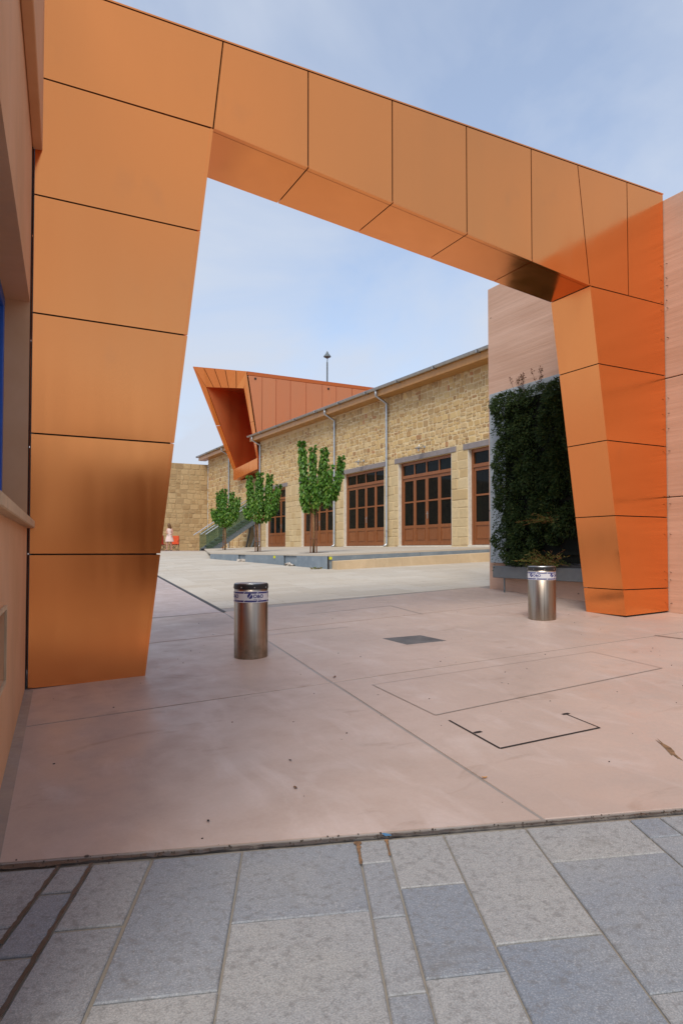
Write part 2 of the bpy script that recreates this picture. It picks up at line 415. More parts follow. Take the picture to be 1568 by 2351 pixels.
def iron():
    t = NT('cast_iron_cover'); v = t.n('ShaderNodeTexVoronoi'); v.inputs['Scale'].default_value = 38; t.l(t.P(), v.inputs['Vector'])
    a = t.noise(6, 5)
    col = t.mix(t.rng(a, .3, .7), (.085, .08, .078), (.15, .14, .135))
    return t.set(col, .6, .3, t.bump(v.outputs['Distance'], .5, .006))
M['iron'] = iron()
M['rust'] = plain('rust_stain', (.19, .105, .05), .85, 0, .5, 30)

# ------------------------------------------------------------------ ground
def axis(lo, hi, near, far):
    xs = [lo]
    while xs[-1] < hi:
        x = xs[-1]; d = 1.0 if near[0] <= x <= near[1] else far
        xs.append(min(hi, x + d))
    return xs
gx = [-600, -250, -100, -50, -30] + list(range(-20, 46, 2)) + [60, 100, 250, 600]
gy = [-600, -250, -100, -50, -30] + list(range(-20, 62, 2)) + [80, 120, 250, 600]
mb = MB(); idx = {}
for j, y in enumerate(gy):
    for i, x in enumerate(gx): mb.v.append((x, y, gz(x, y) - 0.05))
W_ = len(gx)
mb.f = [(j*W_+i, j*W_+i+1, (j+1)*W_+i+1, (j+1)*W_+i) for j in range(len(gy)-1) for i in range(W_-1)]
ground = mb.build('ground', M['lav'], None, kind='structure', loc=(0, 0, 0), fix=False)

# concrete apron: slabs divided by the real joints
def ln(a, b): return (G2(*a), G2(*b))
SEAM = ln((0, 1990), (1568, 1862)); A_ = ln((515.5, 1407.6), (1257, 1888)); Mj = ln((343, 1628), (1507, 1460)); L2 = ln((613, 1448), (972, 1409))
WD = (math.sin(R(6.15)), math.cos(R(6.15)))              # direction of the rendered wall on the left
WO = (0.345, 5.875)
WB = (WO[0] - WD[0]*12, WO[1] - WD[1]*12)
BND = (G2(515, 1405), (8.03, G2(1124, 1346)[1]))
Bj = ln((964, 1361), (1507, 1460))
apron = empty('concrete_apron', (4, 5, gz(4, 5)), kind='structure')
jbase = [(-1.6, -3.0), (9.0, -3.0), (9.0, 10.2), (-1.6, 10.2)]
slab('joint_bed', clip(jbase, SEAM[0], SEAM[1], .02), M['joint'], apron, off=-0.004, thick=.03, cell=2)
big = [(-1.6, -4.0), (14, -4.0), (14, 30), (-6, 30)]
big = clip(clip(big, *SEAM, .03), (8.03, 0), (8.03, 20), 0.003) if True else big
def cut(p, L, side, d=.011): return clip(p, L[0], L[1], d) if side > 0 else clip(p, L[1], L[0], d)
wallL = clip(big, WB, WO, 0) and cut(big, (WB, WO), -1, 0.07)
reg = cut(big, BND, -1, .006)                             # in front of the plaza edge
front = cut(reg, Mj, -1); mid = cut(cut(reg, Mj, 1), L2, -1); back = cut(reg, L2, 1)
FL = cut(cut(front, A_, 1), (WB, WO), -1, .062); FR = cut(front, A_, -1)
ML = cut(cut(mid, A_, 1), (( .2, 5), (.2, 9)), -1); MR = cut(mid, A_, -1)
BKL = cut(cut(back, A_, 1), ((.2, 5), (.2, 9)), -1); BKR = cut(back, A_, -1)
def hole_slabs(poly, quad):
    """split a convex slab round an inset cover"""
    q = ccw(quad); out = []; rest = poly
    for i in range(4):
        a, b = q[i], q[(i+1) % 4]
        piece = clip(rest, b, a, 0); out.append(piece); rest = clip(rest, a, b, 0)
    return [p for p in out if len(p) > 2]
COVER = [G2(1031, 1655), G2(1148, 1719.8), G2(1377, 1672), G2(1257.6, 1623.8)]
MANH = [G2(872, 1466), G2(933, 1481.6), G2(1031.5, 1471.5), G2(966, 1458)]
def holed(name, poly, quad, mat, parent):
    """one slab mesh with a recess for the cover"""
    mbs = MB(); q = ccw(quad)
    for p in hole_slabs(poly, q):
        p = ccw(p); mbs.poly([(x, y, gz(x, y)) for x, y in p])
    n = len(mbs.v)
    for i in range(4):
        a, b = q[i], q[(i+1) % 4]
        mbs.poly([(*a, gz(*a)), (*a, gz(*a)-.05), (*b, gz(*b)-.05), (*b, gz(*b))])
    pp = ccw(poly)
    for i in range(len(pp)):
        a, b = pp[i], pp[(i+1) % len(pp)]
        mbs.poly([(*a, gz(*a)), (*a, gz(*a)-.03), (*b, gz(*b)-.03), (*b, gz(*b))])
    return mbs.build(name, mat, parent, fix=False)
slab('slab', FL, M['pink'], apron, cell=1.5, bevel=.004)
frs = holed('slab', cut(FR, ((7.95, 0), (7.95, 9)), 1, 0), inset(COVER, -0.0), M['pink'], apron)
slab('slab', ML, M['pink'], apron, cell=1.5, bevel=.004)
MR1 = cut(MR, Bj, -1); MR2 = cut(MR, Bj, 1)
for p in (MR1, MR2):
    if len(p) < 3: continue
    cx = sum(a[0] for a in MANH)/4; cy = sum(a[1] for a in MANH)/4
    pin = all((lambda a, b: (b[0]-a[0])*(cy-a[1])-(b[1]-a[1])*(cx-a[0]) > 0)(ccw(p)[i], ccw(p)[(i+1) % len(p)]) for i in range(len(p)))
    (holed('slab', p, MANH, M['pink'], apron) if pin else slab('slab', p, M['pink'], apron, cell=1.5, bevel=.004))
for p in (BKL, cut(BKR, Bj, -1, .006), cut(BKR, Bj, 1, .006)):
    if len(p) > 2: slab('slab', p, M['pink'], apron, cell=1.5, bevel=.004)
# thin inlaid joint lines (flush covers hidden in the slabs)
def strip(name, a, b, w, mat, parent, off=.004):
    ax, ay = a; bx, by = b; L = math.hypot(bx-ax, by-ay); nx, ny = -(by-ay)/L*w/2, (bx-ax)/L*w/2
    n = max(1, int(L/1.0)); m = MB(); vs = []
    for i in range(n+1):
        t = i/n; x, y = ax+(bx-ax)*t, ay+(by-ay)*t
        vs += [(x+nx, y+ny, gz(x+nx, y+ny)+off), (x-nx, y-ny, gz(x-nx, y-ny)+off)]
    m.add(vs, [(2*i, 2*i+1, 2*i+3, 2*i+2) for i in range(n)])
    return m.build(name, mat, parent)
RECT = [G2(855, 1573), G2(999.5, 1643), G2(1520, 1534.7), G2(1358.6, 1497)]
faint = concrete('faint_joint', (.33, .265, .225))
for i, w in ((0, .010), (1, .013), (2, .007), (3, .005)): strip('joint_line', RECT[i], RECT[(i+1) % 4], w, faint, apron)
q = [G2(705, 1411), G2(896, 1391), G2(971, 1411)]
strip('joint_line', q[0], q[1], .012, M['joint'], apron); strip('joint_line', q[1], q[2], .012, M['joint'], apron)
strip('joint_line', G2(613, 1459), G2(800, 1440), .010, M['joint'], apron, .005)
strip('open_joint', G2(1503, 1460), G2(1575, 1469), .02, M['soil'], apron, .006)
# grey cement fillet at the foot of the left wall
m = MB(); n0 = (WD[1], -WD[0])
def wp(s, d, z): return (WO[0]-WD[0]*s+n0[0]*d, WO[1]-WD[1]*s+n0[1]*d, z)
for i in range(8):
    s0, s1 = i*.45, i*.45+.45; qd = [(s0, .0), (s1, .0), (s1, .06), (s0, .06)]
    m.hexa([(*wp(s, d, 0)[:2], gz(*wp(s, d, 0)[:2])-.02) for s, d in qd] + [(*wp(s, d, 0)[:2], gz(*wp(s, d, 0)[:2])+(.012 if d < .05 else .003)) for s, d in qd])
m.build('cement_fillet', concrete('grey_cement', (.27, .235, .205), 3), apron)
# stains
def blob(name, c, a, b, ang, mat, off, n=14, jag=.35):
    pts = []
    for k in range(n):
        t = 2*math.pi*k/n; r = 1 + random.uniform(-jag, jag); x, y = a*math.cos(t)*r, b*math.sin(t)*r
        X = c[0]+x*math.cos(ang)-y*math.sin(ang); Y = c[1]+x*math.sin(ang)+y*math.cos(ang); pts.append((X, Y, gz(X, Y)+off))
    return MB().poly(pts).build(name, mat, apron)
p0, p1 = G2(1512, 1703), G2(1560, 1744); L = math.hypot(p1[0]-p0[0], p1[1]-p0[1])
blob('mud_smear', ((p0[0]+p1[0])/2, (p0[1]+p1[1])/2), L/2, .018, math.atan2(p1[1]-p0[1], p1[0]-p0[0]), M['rust'], .003, 18, .45)

def rust(p, q, w0, w1, off):
    a, b = Vector(g8(p)), Vector(g8(q)); d = (b-a); nn = Vector((-d.y, d.x)).normalized(); rg_ = random.Random(5); l, r_ = [], []
    for k in range(13):
        t = k/12; c = a+d*t; w = (w0+(w1-w0)*t)*rg_.uniform(.45, 1.3)
        l.append(c+nn*w*rg_.uniform(.6, 1.2)); r_.append(c-nn*w*rg_.uniform(.6, 1.2))
    m = MB()
    for k in range(12): m.poly([(v.x, v.y, gz(v.x, v.y)+offP+off) for v in (l[k], l[k+1], r_[k+1], r_[k])])
    return m
# inset pink cover and the iron manhole
cov = empty('access_cover', (*[sum(a[k] for a in COVER)/4 for k in (0, 1)], gz(*COVER[0])), 'square pink concrete inset cover with dark open edges and two lifting holes', 'access cover')
slab('cover_plate', inset(COVER, .009), M['pink'], cov, off=-.002, thick=.045)
slab('pit', inset(COVER, .001), M['core'], cov, off=-.0075, thick=.005)
for i, w, f in ((0, .014, 1), (1, .017, 1), (2, .008, .62)):
    a, b = COVER[i], COVER[(i+1) % 4]; b = (a[0]+(b[0]-a[0])*f, a[1]+(b[1]-a[1])*f)
    strip('cover_gap_shade', a, b, w, M['core'], cov, .003)  # flush dark strip standing in for the shade inside the open gap
for a in ((1097, 1682), (1299, 1640)):
    c = G2(*a); t = random.uniform(.2, .5); m = MB()
    pts = [(c[0]+.035*math.cos(k*math.pi/4)*(1.2 if k % 2 else .8), c[1]+.016*math.sin(k*math.pi/4)) for k in range(8)]
    m.poly([(x, y, gz(x, y)+.002) for x, y in pts]); m.build('lifting_hole', M['core'], cov)
mh = empty('manhole_cover', (*[sum(a[k] for a in MANH)/4 for k in (0, 1)], gz(*MANH[0])), 'square dark iron manhole cover with a patterned top in the pink concrete', 'manhole cover')
slab('cover_frame', inset(MANH, .002), M['core'], mh, off=-.012, thick=.03)
slab('cover_plate', inset(MANH, .016), M['iron'], mh, off=.001, thick=.03, bevel=.003)

# slot drain on the plaza's left edge
DR = (G2(515, 1406), G2(362, 1323)); dd = (DR[1][0]-DR[0][0], DR[1][1]-DR[0][1]); DR = (DR[0], (DR[0][0]+dd[0]*2.1, DR[0][1]+dd[1]*2.1))
sd = empty('slot_drain', (*DR[0], gz(*DR[0])), 'black slot drain along the left edge of the beige paving', 'drain')
strip('drain_slot', DR[0], DR[1], .055, M['black'], sd, .006)

# lavender concrete left of the drain and beyond the plaza
lavp = empty('lavender_concrete_path', (2, 16, gz(2, 16)), kind='structure')
DW = (DR[0][0]-.03, DR[0][1]); DW2 = (DR[1][0]-.03, DR[1][1])
pp = clip([(-8, BND[0][1]+.0), (12, BND[0][1]+.0), (12, 33.2), (-8, 33.2)], DW, DW2, 0)
yq = BND[0][1]
for y0, y1 in ((yq+.006, 13.2), (13.21, 18), (18.01, 24), (24.01, 33.2)):
    q = clip(clip(pp, (0, y0), (1, y0)), (1, y1), (0, y1))
    if len(q) > 2: slab('slab', q, M['lav'], lavp, cell=2)
slab('slab', [(-8, 33.21), (13.5, 33.21), (13.5, 38.5), (-8, 38.5)], M['lav'], lavp, cell=2); slab('slab', [(-8, 38.51), (13.5, 38.51), (13.5, 44.4), (-8, 44.4)], M['lav'], lavp, cell=2)
# beige plaza paving
plaza = empty('plaza_paving', (8, 15, gz(8, 15)), kind='structure')
PL = [BND[0], (BND[1][0]+.0, BND[1][1]), (16, BND[1][1]+.25), (16, 33.0), (11.0, 33.0), (7.0, 33.0), (DR[1][0], DR[1][1])]
PLB = ccw(PL)
slab('paving_bed', inset(PLB, .01), M['joint'], plaza, off=-.010, thick=.02, cell=2)
tiles = []
ang = R(-1.0); TW, TH = .90, .42
row = 0; y = 8.5
while y < 34:
    hgt = random.choice((.30, .42, .42, .55)); x = -1 + random.random()*.9
    while x < 17:
        w = random.choice((.6, .75, .9, 1.1))
        t = [(x, y), (x+w, y), (x+w, y+hgt), (x, y+hgt)]
        t = inset(t, .0025)
        for i in range(len(PLB)):
            if len(t) > 2: t = clip(t, PLB[i], PLB[(i+1) % len(PLB)], .004)
        if len(t) > 2: tiles.append(t)
        x += w
    y += hgt
tiles.sort(key=lambda t: t[0][0]**2 + t[0][1]**2)
for t in tiles[:300]: slab('paving_slab', t, M['beige'], plaza, thick=.012, jit=.0015)
m = MB()
for t in tiles[300:]:
    t = ccw(t); dz = random.uniform(-.001, .001)
    m.poly([(x, y, gz(x, y)+dz) for x, y in t])
    for i in range(len(t)):
        a, b = t[i], t[(i+1) % len(t)]
        m.poly([(*a, gz(*a)+dz), (*a, gz(*a)-.012), (*b, gz(*b)-.012), (*b, gz(*b)+dz)])
m.build('paving_slab', M['beige'], plaza, kind='stuff', fix=False)

# granite street paving in front, slab by slab
street = empty('street_paving', (1.2, 1.6, gz(1.2, 1.6)), kind='structure')
Z8 = 1808.6
colsP = [((-60, 200), (-230, 362)), ((130, 188), (0, 362)), ((208, 180), (0, 525)), ((347, 172), (190, 543)), ((556, 150), (490, 543)), ((820, 125), (900, 543)),
         ((888, 122), (1002, 543)), ((1018, 110), (1222, 543)), ((1205, 92), (1540, 543)), ((1445, 75), (1568, 182)), ((1510, 66), (1640, 160)), ((1640, 56), (1900, 200))]
crossP = {1: [(105, 245), (0, 395)], 2: [(133, 330)], 3: [(210, 500)], 4: [(530, 313)], 5: [(833, 175), (850, 302), (888, 480)], 6: [(920, 232), (980, 441)], 7: [(1135, 362)], 8: [(1268, 172), (1495, 475)], 0: [(-60, 330)], 9: [(1560, 110)], 10: []}
offP = -0.005
def g8(p): q = G(p[0], p[1]+Z8, offP); return (q.x, q.y)
sdir = Vector((SEAM[1][0]-SEAM[0][0], SEAM[1][1]-SEAM[0][1])).normalized(); sn = Vector((sdir.y, -sdir.x))   # away from the apron
zst = lambda x, y: gz(x, y) + offP
slab('grout_bed', [tuple(Vector(SEAM[0])-sdir*8+sn*.01), tuple(Vector(SEAM[1])+sdir*12+sn*.01), tuple(Vector(SEAM[1])+sdir*12+sn*9), tuple(Vector(SEAM[0])-sdir*8+sn*9)], M['grout'], street, zf=zst, off=-.008, thick=.03, cell=2)
def lineint(a, b, c, d):
    x1, y1 = a; x2, y2 = b; x3, y3 = c; x4, y4 = d
    den = (x1-x2)*(y3-y4)-(y1-y2)*(x3-x4)
    t = ((x1-x3)*(y3-y4)-(y1-y3)*(x3-x4))/den
    return (x1+t*(x2-x1), y1+t*(y2-y1))
S0 = tuple(Vector(SEAM[0])+sn*.03); S1 = tuple(Vector(SEAM[1])+sn*.03)
cl = [(g8(a), g8(b)) for a, b in colsP]
tones = {0: [.6, .5], 1: [.8, .25, .6], 2: [.85, .5], 3: [.38, .8], 4: [.33, .85], 5: [.8, .3, .75, .25], 6: [.8, .12, .8], 7: [.95, .08], 8: [.85, .15, .5], 9: [.15, .5], 10: [.6]}
for i in range(len(cl)-1):
    (a0, a1), (b0, b1) = cl[i], cl[i+1]
    ta = lineint(a0, a1, S0, S1); tb = lineint(b0, b1, S0, S1)
    da = Vector((a1[0]-a0[0], a1[1]-a0[1])).normalized(); db = Vector((b1[0]-b0[0], b1[1]-b0[1])).normalized()
    cuts = []
    for p in crossP.get(i, []):
        q = g8(p); q2 = (q[0]+sdir.x, q[1]+sdir.y)
        cuts.append((lineint(a0, a1, q, q2), lineint(b0, b1, q, q2)))
    last = cuts[-1] if cuts else (ta, tb)
    for k in range(7):
        st = random.uniform(.45, .85)
        last = (tuple(Vector(last[0])+da*st), tuple(Vector(last[1])+db*st)); cuts.append(last)
    prev = (ta, tb)
    for c in cuts:
        jw = .0085 if i in (1, 2) else random.uniform(.0025, .0045)
        p = inset([prev[0], prev[1], c[1], c[0]], jw)
        if len(p) > 2:
            so = slab('paving_slab', p, M['granite'], street, zf=zst, thick=.03, bevel=.004, jit=.003); tv = tones.get(i, []); kk = cuts.index(c)
            tv = tv[kk] if kk < len(tv) else random.random(); tv = .56+(tv-.56)*.5; so.color = (tv, tv, tv, 1)
        prev = c
for side in (-1, 1):       # a few more columns out of the frame
    base = cl[0] if side < 0 else cl[-1]
    for j in range(5):
        w0 = .5
        o = Vector(base[0]) + sdir*side*w0*j; d = Vector((base[1][0]-base[0][0], base[1][1]-base[0][1])).normalized()
        a = lineint(tuple(o), tuple(o+d), S0, S1); b = lineint(tuple(o+sdir*side*w0), tuple(o+sdir*side*w0+d), S0, S1)
        prev = (a, b)
        for k in range(6):
            st = random.uniform(.5, .8); c = (tuple(Vector(prev[0])+d*st), tuple(Vector(prev[1])+d*st))
            slab('paving_slab', inset([prev[0], prev[1], c[1], c[0]], .006), M['granite'], street, zf=zst, thick=.03, jit=.003); prev = c
def pstrip(a, b, w):
    a, b = Vector(a), Vector(b); d = b-a; nn = Vector((-d.y, d.x)).normalized(); m = MB(); rg_ = random.Random(2); pts = []
    for k in range(31):
        c = a+d*(k/30); w0, w1 = w*rg_.uniform(.5, 1.6), w*rg_.uniform(.5, 1.6)
        pts.append([(v.x, v.y, gz(v.x, v.y)+offP+.004) for v in (c+nn*w0, c-nn*w1)])
    for k in range(30): m.poly([pts[k][0], pts[k+1][0], pts[k+1][1], pts[k][1]])
    return m.build('wet_joint', M['soil'], street)
for k in (1, 2): pstrip(lineint(*cl[k], S0, S1), cl[k][1], .006)
rust((821, 127), (829, 180), .013, .004, .005).build('rust_stain', M['rust'], street); rust((887, 122), (895, 160), .007, .003, .005).build('rust_stain', M['rust'], street)
# dirt packed in the seam
m = MB(); p = Vector(SEAM[0])-sdir*1.0; Ls = (Vector(SEAM[1])-Vector(SEAM[0])).length+2
n = 160; va = []
for i in range(n+1):
    c = p + sdir*(Ls*i/n); wob = .012*math.sin(i*.37)+random.uniform(-.006, .006)
    q_ = max(0, 1-1.25*i/n)
    for w in (-.004-.008*q_+random.uniform(-.004, .003), .006+.02*q_+wob*(.25+.75*q_)): va.append((c.x+sn.x*w, c.y+sn.y*w, gz(c.x, c.y)-.001+random.uniform(-.003, .002)))
m.add(va, [(2*i, 2*i+1, 2*i+3, 2*i+2) for i in range(n)])
m.build('seam_dirt', M['soil'], street, kind='stuff')
m = MB()
for i in range(300):
    c = p + sdir*(Ls*random.random()) + sn*random.gauss(.008, .014); r = random.uniform(.001, .0032); z = gz(c.x, c.y)+.001
    m.obox((c.x, c.y, z), (r, 0, 0), (0, r*.8, r*.3), (0, 0, r*.6))
m.build('grit', M['soil'], street, kind='stuff')

# ------------------------------------------------------------------ the copper gateway
Y0 = 5.9; PT = .035
portal = empty('copper_gateway', (4.2, Y0+.3, gz(4.2, Y0)), 'orange copper clad gateway with leaning legs spanning the pink concrete passage', 'gateway')
yb = lambda x: Y0 + .80 - .03*(x-1.8)
xi = lambda z: 1.268 + (1.837-1.268)*z/4.918                # inner edge of the left leg
xr = lambda z: 7.235 + (6.625-7.235)*z/4.357                # inner edge of the right leg
ztop = lambda x: 5.735 + (5.845-5.735)*(x-.36)/7.665
zbot = lambda x: 4.918 + (4.357-4.918)*(x-1.837)/(6.625-1.837)
XL, XR = .362, 8.024
JL = [0.004, 1.062, 2.024, 2.99, 3.947, 4.915]
JR = [.262, .595, 1.525, 2.461, 3.406, 4.356]
fr = []
for a, b in zip(JL[:-1], JL[1:]): fr.append([(XL, a), (xi(a), a if a > .1 else .012), (xi(b), b), (XL, b)])
fr.append([(XL, 4.915), (1.837, 4.918), (1.926, ztop(1.926)), (XL, ztop(XL))])
bx = [(1.837, 1.926), (2.786, 2.786), (3.752, 3.752), (4.722, 4.722), (5.676, 5.676), (6.625, 6.437)]
for (b0, t0), (b1, t1) in zip(bx[:-1], bx[1:]): fr.append([(b0, zbot(b0)), (b1, zbot(b1)), (t1, ztop(t1)), (t0, ztop(t0))])
fr.append([(6.625, 4.357), (7.322, 4.356), (7.318, ztop(7.318)), (6.437, ztop(6.437))])
fr.append([(7.322, 4.356), (XR, 4.354), (XR, ztop(XR)), (7.318, ztop(7.318))])
for a, b in zip(JR[:-1], JR[1:]): fr.append([(xr(a), a), (XR, a+(.03 if a < .3 else 0)), (XR, b), (xr(b), b)])
prn = random.Random(31)
def front_panel(q):
    """a cassette panel whose sheet bows a few millimetres"""
    if len(q) != 4: q = q[:4]
    i0 = min(range(4), key=lambda i: q[i][0]+q[i][1]*1.01); q = q[i0:]+q[:i0]
    N_ = 10; A = prn.uniform(.003, .0075)*(1 if prn.random() < .8 else -.6); su, sv = prn.uniform(-.12, .12), prn.uniform(-.15, .15); g = {}
    m = MB()
    for i in range(N_+1):
        for j in range(N_+1):
            u, v = i/N_, j/N_
            x = (q[0][0]*(1-u)+q[1][0]*u)*(1-v)+(q[3][0]*(1-u)+q[2][0]*u)*v; z = (q[0][1]*(1-u)+q[1][1]*u)*(1-v)+(q[3][1]*(1-u)+q[2][1]*u)*v
            b = A*math.sin(math.pi*min(1, max(0, u+su*u*(1-u))))**.8*math.sin(math.pi*min(1, max(0, v+sv*4*v*(1-v)*.5)))**.8
            g[i, j] = len(m.v); m.v.append((x, Y0+.006-b, z))
    m.f = [(g[i, j], g[i+1, j], g[i+1, j+1], g[i, j+1]) for i in range(N_) for j in range(N_)]
    o = m.build('panel', M['copper'], portal, smooth=True, fix=False)
    me = o.data; n0_ = len(me.vertices); bm = bmesh.new(); bm.from_mesh(me)
    ex = bmesh.ops.extrude_edge_only(bm, edges=[e for e in bm.edges if e.is_boundary])
    for v in [k for k in ex['geom'] if isinstance(k, bmesh.types.BMVert)]: v.co.y += .03
    for f in [k for k in ex['geom'] if isinstance(k, bmesh.types.BMFace)]: f.smooth = False
    for e in bm.edges:
        if any(not f.smooth for f in e.link_faces): e.smooth = False
    bm.to_mesh(me); bm.free()
for pgn in fr:
    front_panel(inset(pgn, .0065))
    q = inset(pgn, .0065); mm = MB().prism([(x, yb(x)-PT, z) for x, z in q], (0, PT, 0)); mm.build('panel', M['copper'], portal)
# backing frame, one solid between the two faces
def core_prism(q, d=.012):
    q = inset(q, d); return [(x, Y0+PT-.012, z) for x, z in q], [(x, yb(x)-PT+.012, z) for x, z in q]
m = MB()
outer = [[(XL+.02, .0), (xi(0), .0), (1.837, 4.918), (1.926, 5.73), (XL+.02, 5.72)], [(1.84, 4.93), (6.62, 4.37), (6.44, 5.79), (1.93, 5.73)], [(6.63, 4.36), (7.23, .22), (XR-.005, .22), (XR-.005, 5.83), (6.44, 5.8)]]
for q in outer:
    a, b = core_prism(q, .028); n = len(a)
    m.add(a+b, [tuple(range(n)), tuple(range(n, 2*n))[::-1]] + [(i, (i+1) % n, n+(i+1) % n, n+i) for i in range(n)])
m.build('backing_frame', M['core'], portal)
def soffit(p0, p1, lip=.05, name='panel'):
    """return panel along an edge from p0 to p1 (x,z), between front and back"""
    (x0, z0), (x1, z1) = p0, p1; d = Vector((x1-x0, z1-z0)).normalized(); g = .006
    x0, z0, x1, z1 = x0+d.x*g, z0+d.y*g, x1-d.x*g, z1-d.y*g
    nx, nz = d.y, -d.x
    if lip:
        MB().prism([(x0, Y0+.002, z0), (x1, Y0+.002, z1), (x1, Y0+lip, z1), (x0, Y0+lip, z0)], (-nx*.02, 0, -nz*.02)).build('edge_strip', M['copper'], portal)
    a = Y0 + (lip+.006 if lip else .003)
    MB().prism([(x0, a, z0), (x1, a, z1), (x1, yb(x1)-.004, z1), (x0, yb(x0)-.004, z0)], (-nx*.022, 0, -nz*.022)).build(name, M['copper'], portal)
for (b0, _), (b1, _) in zip(bx[:-1], bx[1:]): soffit((b0, zbot(b0)+.001), (b1, zbot(b1)+.001))
for a, b in zip(JR[:-1], JR[1:]): soffit((xr(b)-.0, b), (xr(a), a), 0)
for a, b in zip(JL[:-1], JL[1:]): soffit((xi(a), a), (xi(b), b), 0)
m = MB().prism([(XL, Y0, ztop(XL)+.002), (XR, Y0, ztop(XR)+.002), (XR, yb(XR), ztop(XR)+.002), (XL, yb(XL), ztop(XL)+.002)], (0, 0, .015)); m.build('top_flashing', M['copper'], portal)

# ------------------------------------------------------------------ rendered building on the left
lb = empty('orange_rendered_building', (*wp(2, -2, 0)[:2], 0), 'orange rendered building at the left edge with a pale sill and blue window', 'building')
H = 5.75; nd = Vector((n0[0], n0[1], 0)); sdv = Vector((-WD[0], -WD[1], 0)); WOv = Vector((WO[0], WO[1], 0))
def pw(px, py, d=0.0):
    r = ray(px, py); o = WOv + nd*d; t = nd.dot(o-CC)/nd.dot(r); p = CC+r*t
    return (p-WOv).dot(sdv), p.z
def W3(s, d, z): return WOv + sdv*s + nd*d + Vector((0, 0, z))
def wbox(mb, s0, s1, d0, d1, z0, z1):
    return mb.hexa([W3(s0,d0,z0), W3(s1,d0,z0), W3(s1,d1,z0), W3(s0,d1,z0), W3(s0,d0,z1), W3(s1,d0,z1), W3(s1,d1,z1), W3(s0,d1,z1)])
zs = pw(64, 1214)[1]; zh = pw(63, 655)[1]; s_end = 2.9
DEP = -.19; ZG = -1.0
ns0, nz0 = pw(9, 1400); ns1, nz1 = pw(9, 1560); nsa = (ns0+ns1)/2
m = MB(); nlo, nhi = nz1, nz0; SE = 4.3
wbox(m, .0, SE, -5, 0, zh, H); wbox(m, .0, SE, -5, DEP-.06, zs, zh); wbox(m, .0, .035, DEP-.06, 0, zs, zh); wbox(m, s_end, SE, DEP-.06, 0, zs, zh)
wbox(m, .0, SE, -5, -.12, ZG, zs)
wbox(m, .0, nsa, -.12, 0, ZG, zs); wbox(m, nsa+.75, SE, -.12, 0, ZG, zs); wbox(m, nsa, nsa+.75, -.12, 0, ZG, nlo); wbox(m, nsa, nsa+.75, -.12, 0, nhi, zs)
m.build('wall', M['render'], lb)
m = MB(); wbox(m, -.02, s_end+.05, DEP, .055, zs+.001, zs+.062); m.build('window_sill', M['silltone'], lb, bevel=.006)
win = MB(); f0 = .04
for s0, s1, z0, z1 in ((f0, f0+.09, zs+.062, zh-.002), (s_end-.09, s_end-.002, zs+.062, zh-.002), (f0+.09, s_end-.09, zs+.062, zs+.15), (f0+.09, s_end-.09, zh-.09, zh-.002), (1.4, 1.48, zs+.15, zh-.09)):
    wbox(win, s0, s1, DEP-.055, DEP+.015, z0, z1)
wf = win.build('window', M['bluepaint'], lb, bevel=.004)
for s0, s1 in ((f0+.09, 1.4), (1.48, s_end-.09)):
    m = MB(); wbox(m, s0+.001, s1-.001, DEP-.03, DEP-.02, zs+.151, zh-.091); m.build('pane', plain('window_blue_glass', (.03, .12, .45), .08) if 'pb' not in M else M['pb'], wf)
m = MB(); zc = pw(85, 160, .07)[1]
wbox(m, -.035, SE, .002, .075, zc, H+.35); m.build('cornice', M['render'], lb, bevel=.006)
m = MB(); wbox(m, 0, SE, -5, .001, H+.002, H+.3); m.build('parapet', M['render'], lb)
nb = MB()
for s0, s1, z0, z1 in ((nsa-.02, nsa, nlo-.02, nhi+.02), (nsa+.75, nsa+.77, nlo-.02, nhi+.02), (nsa, nsa+.75, nhi, nhi+.02), (nsa, nsa+.75, nlo-.02, nlo)): wbox(nb, s0, s1, .001, .012, z0, z1)
nbo = nb.build('niche_frame', M['silltone'], lb)
m = MB(); wbox(m, nsa+.002, nsa+.748, -.118, -.10, nlo+.002, nhi-.002); m.build('niche_door', M['wood'], nbo)
MB().box((-.6, 5.885, -.1), (.354, 6.55, 5.7)).build('gap_blocker', M['core'], lb)  # black box added to keep sky out, so the open gap reads dark

# ------------------------------------------------------------------ board-marked concrete wall on the right
XW0 = 8.03; YE = hx(1121, 900, XW0).y; ZW = (hx(1121, 672, XW0).z + hx(1523, 446, XW0).z)/2
cw = empty('pink_concrete_wall', (XW0+.15, 5, 0), 'tall pink board marked concrete wall on the right behind the gateway leg', 'wall')
lifts = [-.6, 1.79, 3.37, ZW]
for a, b in zip(lifts[:-1], lifts[1:]):
    for y0, y1 in ((-6, Y0+.3), (Y0+.3, YE)):
        MB().box((XW0, y0+.004, a+(.006 if a > 0 else 0)), (XW0+.35, y1-.004 if y1 < YE else y1, b-.006)).build('wall_panel', M['board'], cw, bevel=.006)
MB().box((XW0+.02, -5.9, -.6), (XW0+.33, YE-.03, ZW-.03)).build('wall_core', M['core'], cw)
m = MB()
rr = random.Random(3)
for k in range(46):                                            # tie-hole stubs along the joint with the gateway
    z = .4 + k*.1*1.0
    if z > ZW-.2: break
    if rr.random() < .45: m.tube([(XW0-.004, Y0-.03-rr.random()*.02, z), (XW0-.03, Y0-.035, z+rr.uniform(-.01, .01))], .004, 5)
m.build('wire_stub', M['core'], cw, kind='stuff')

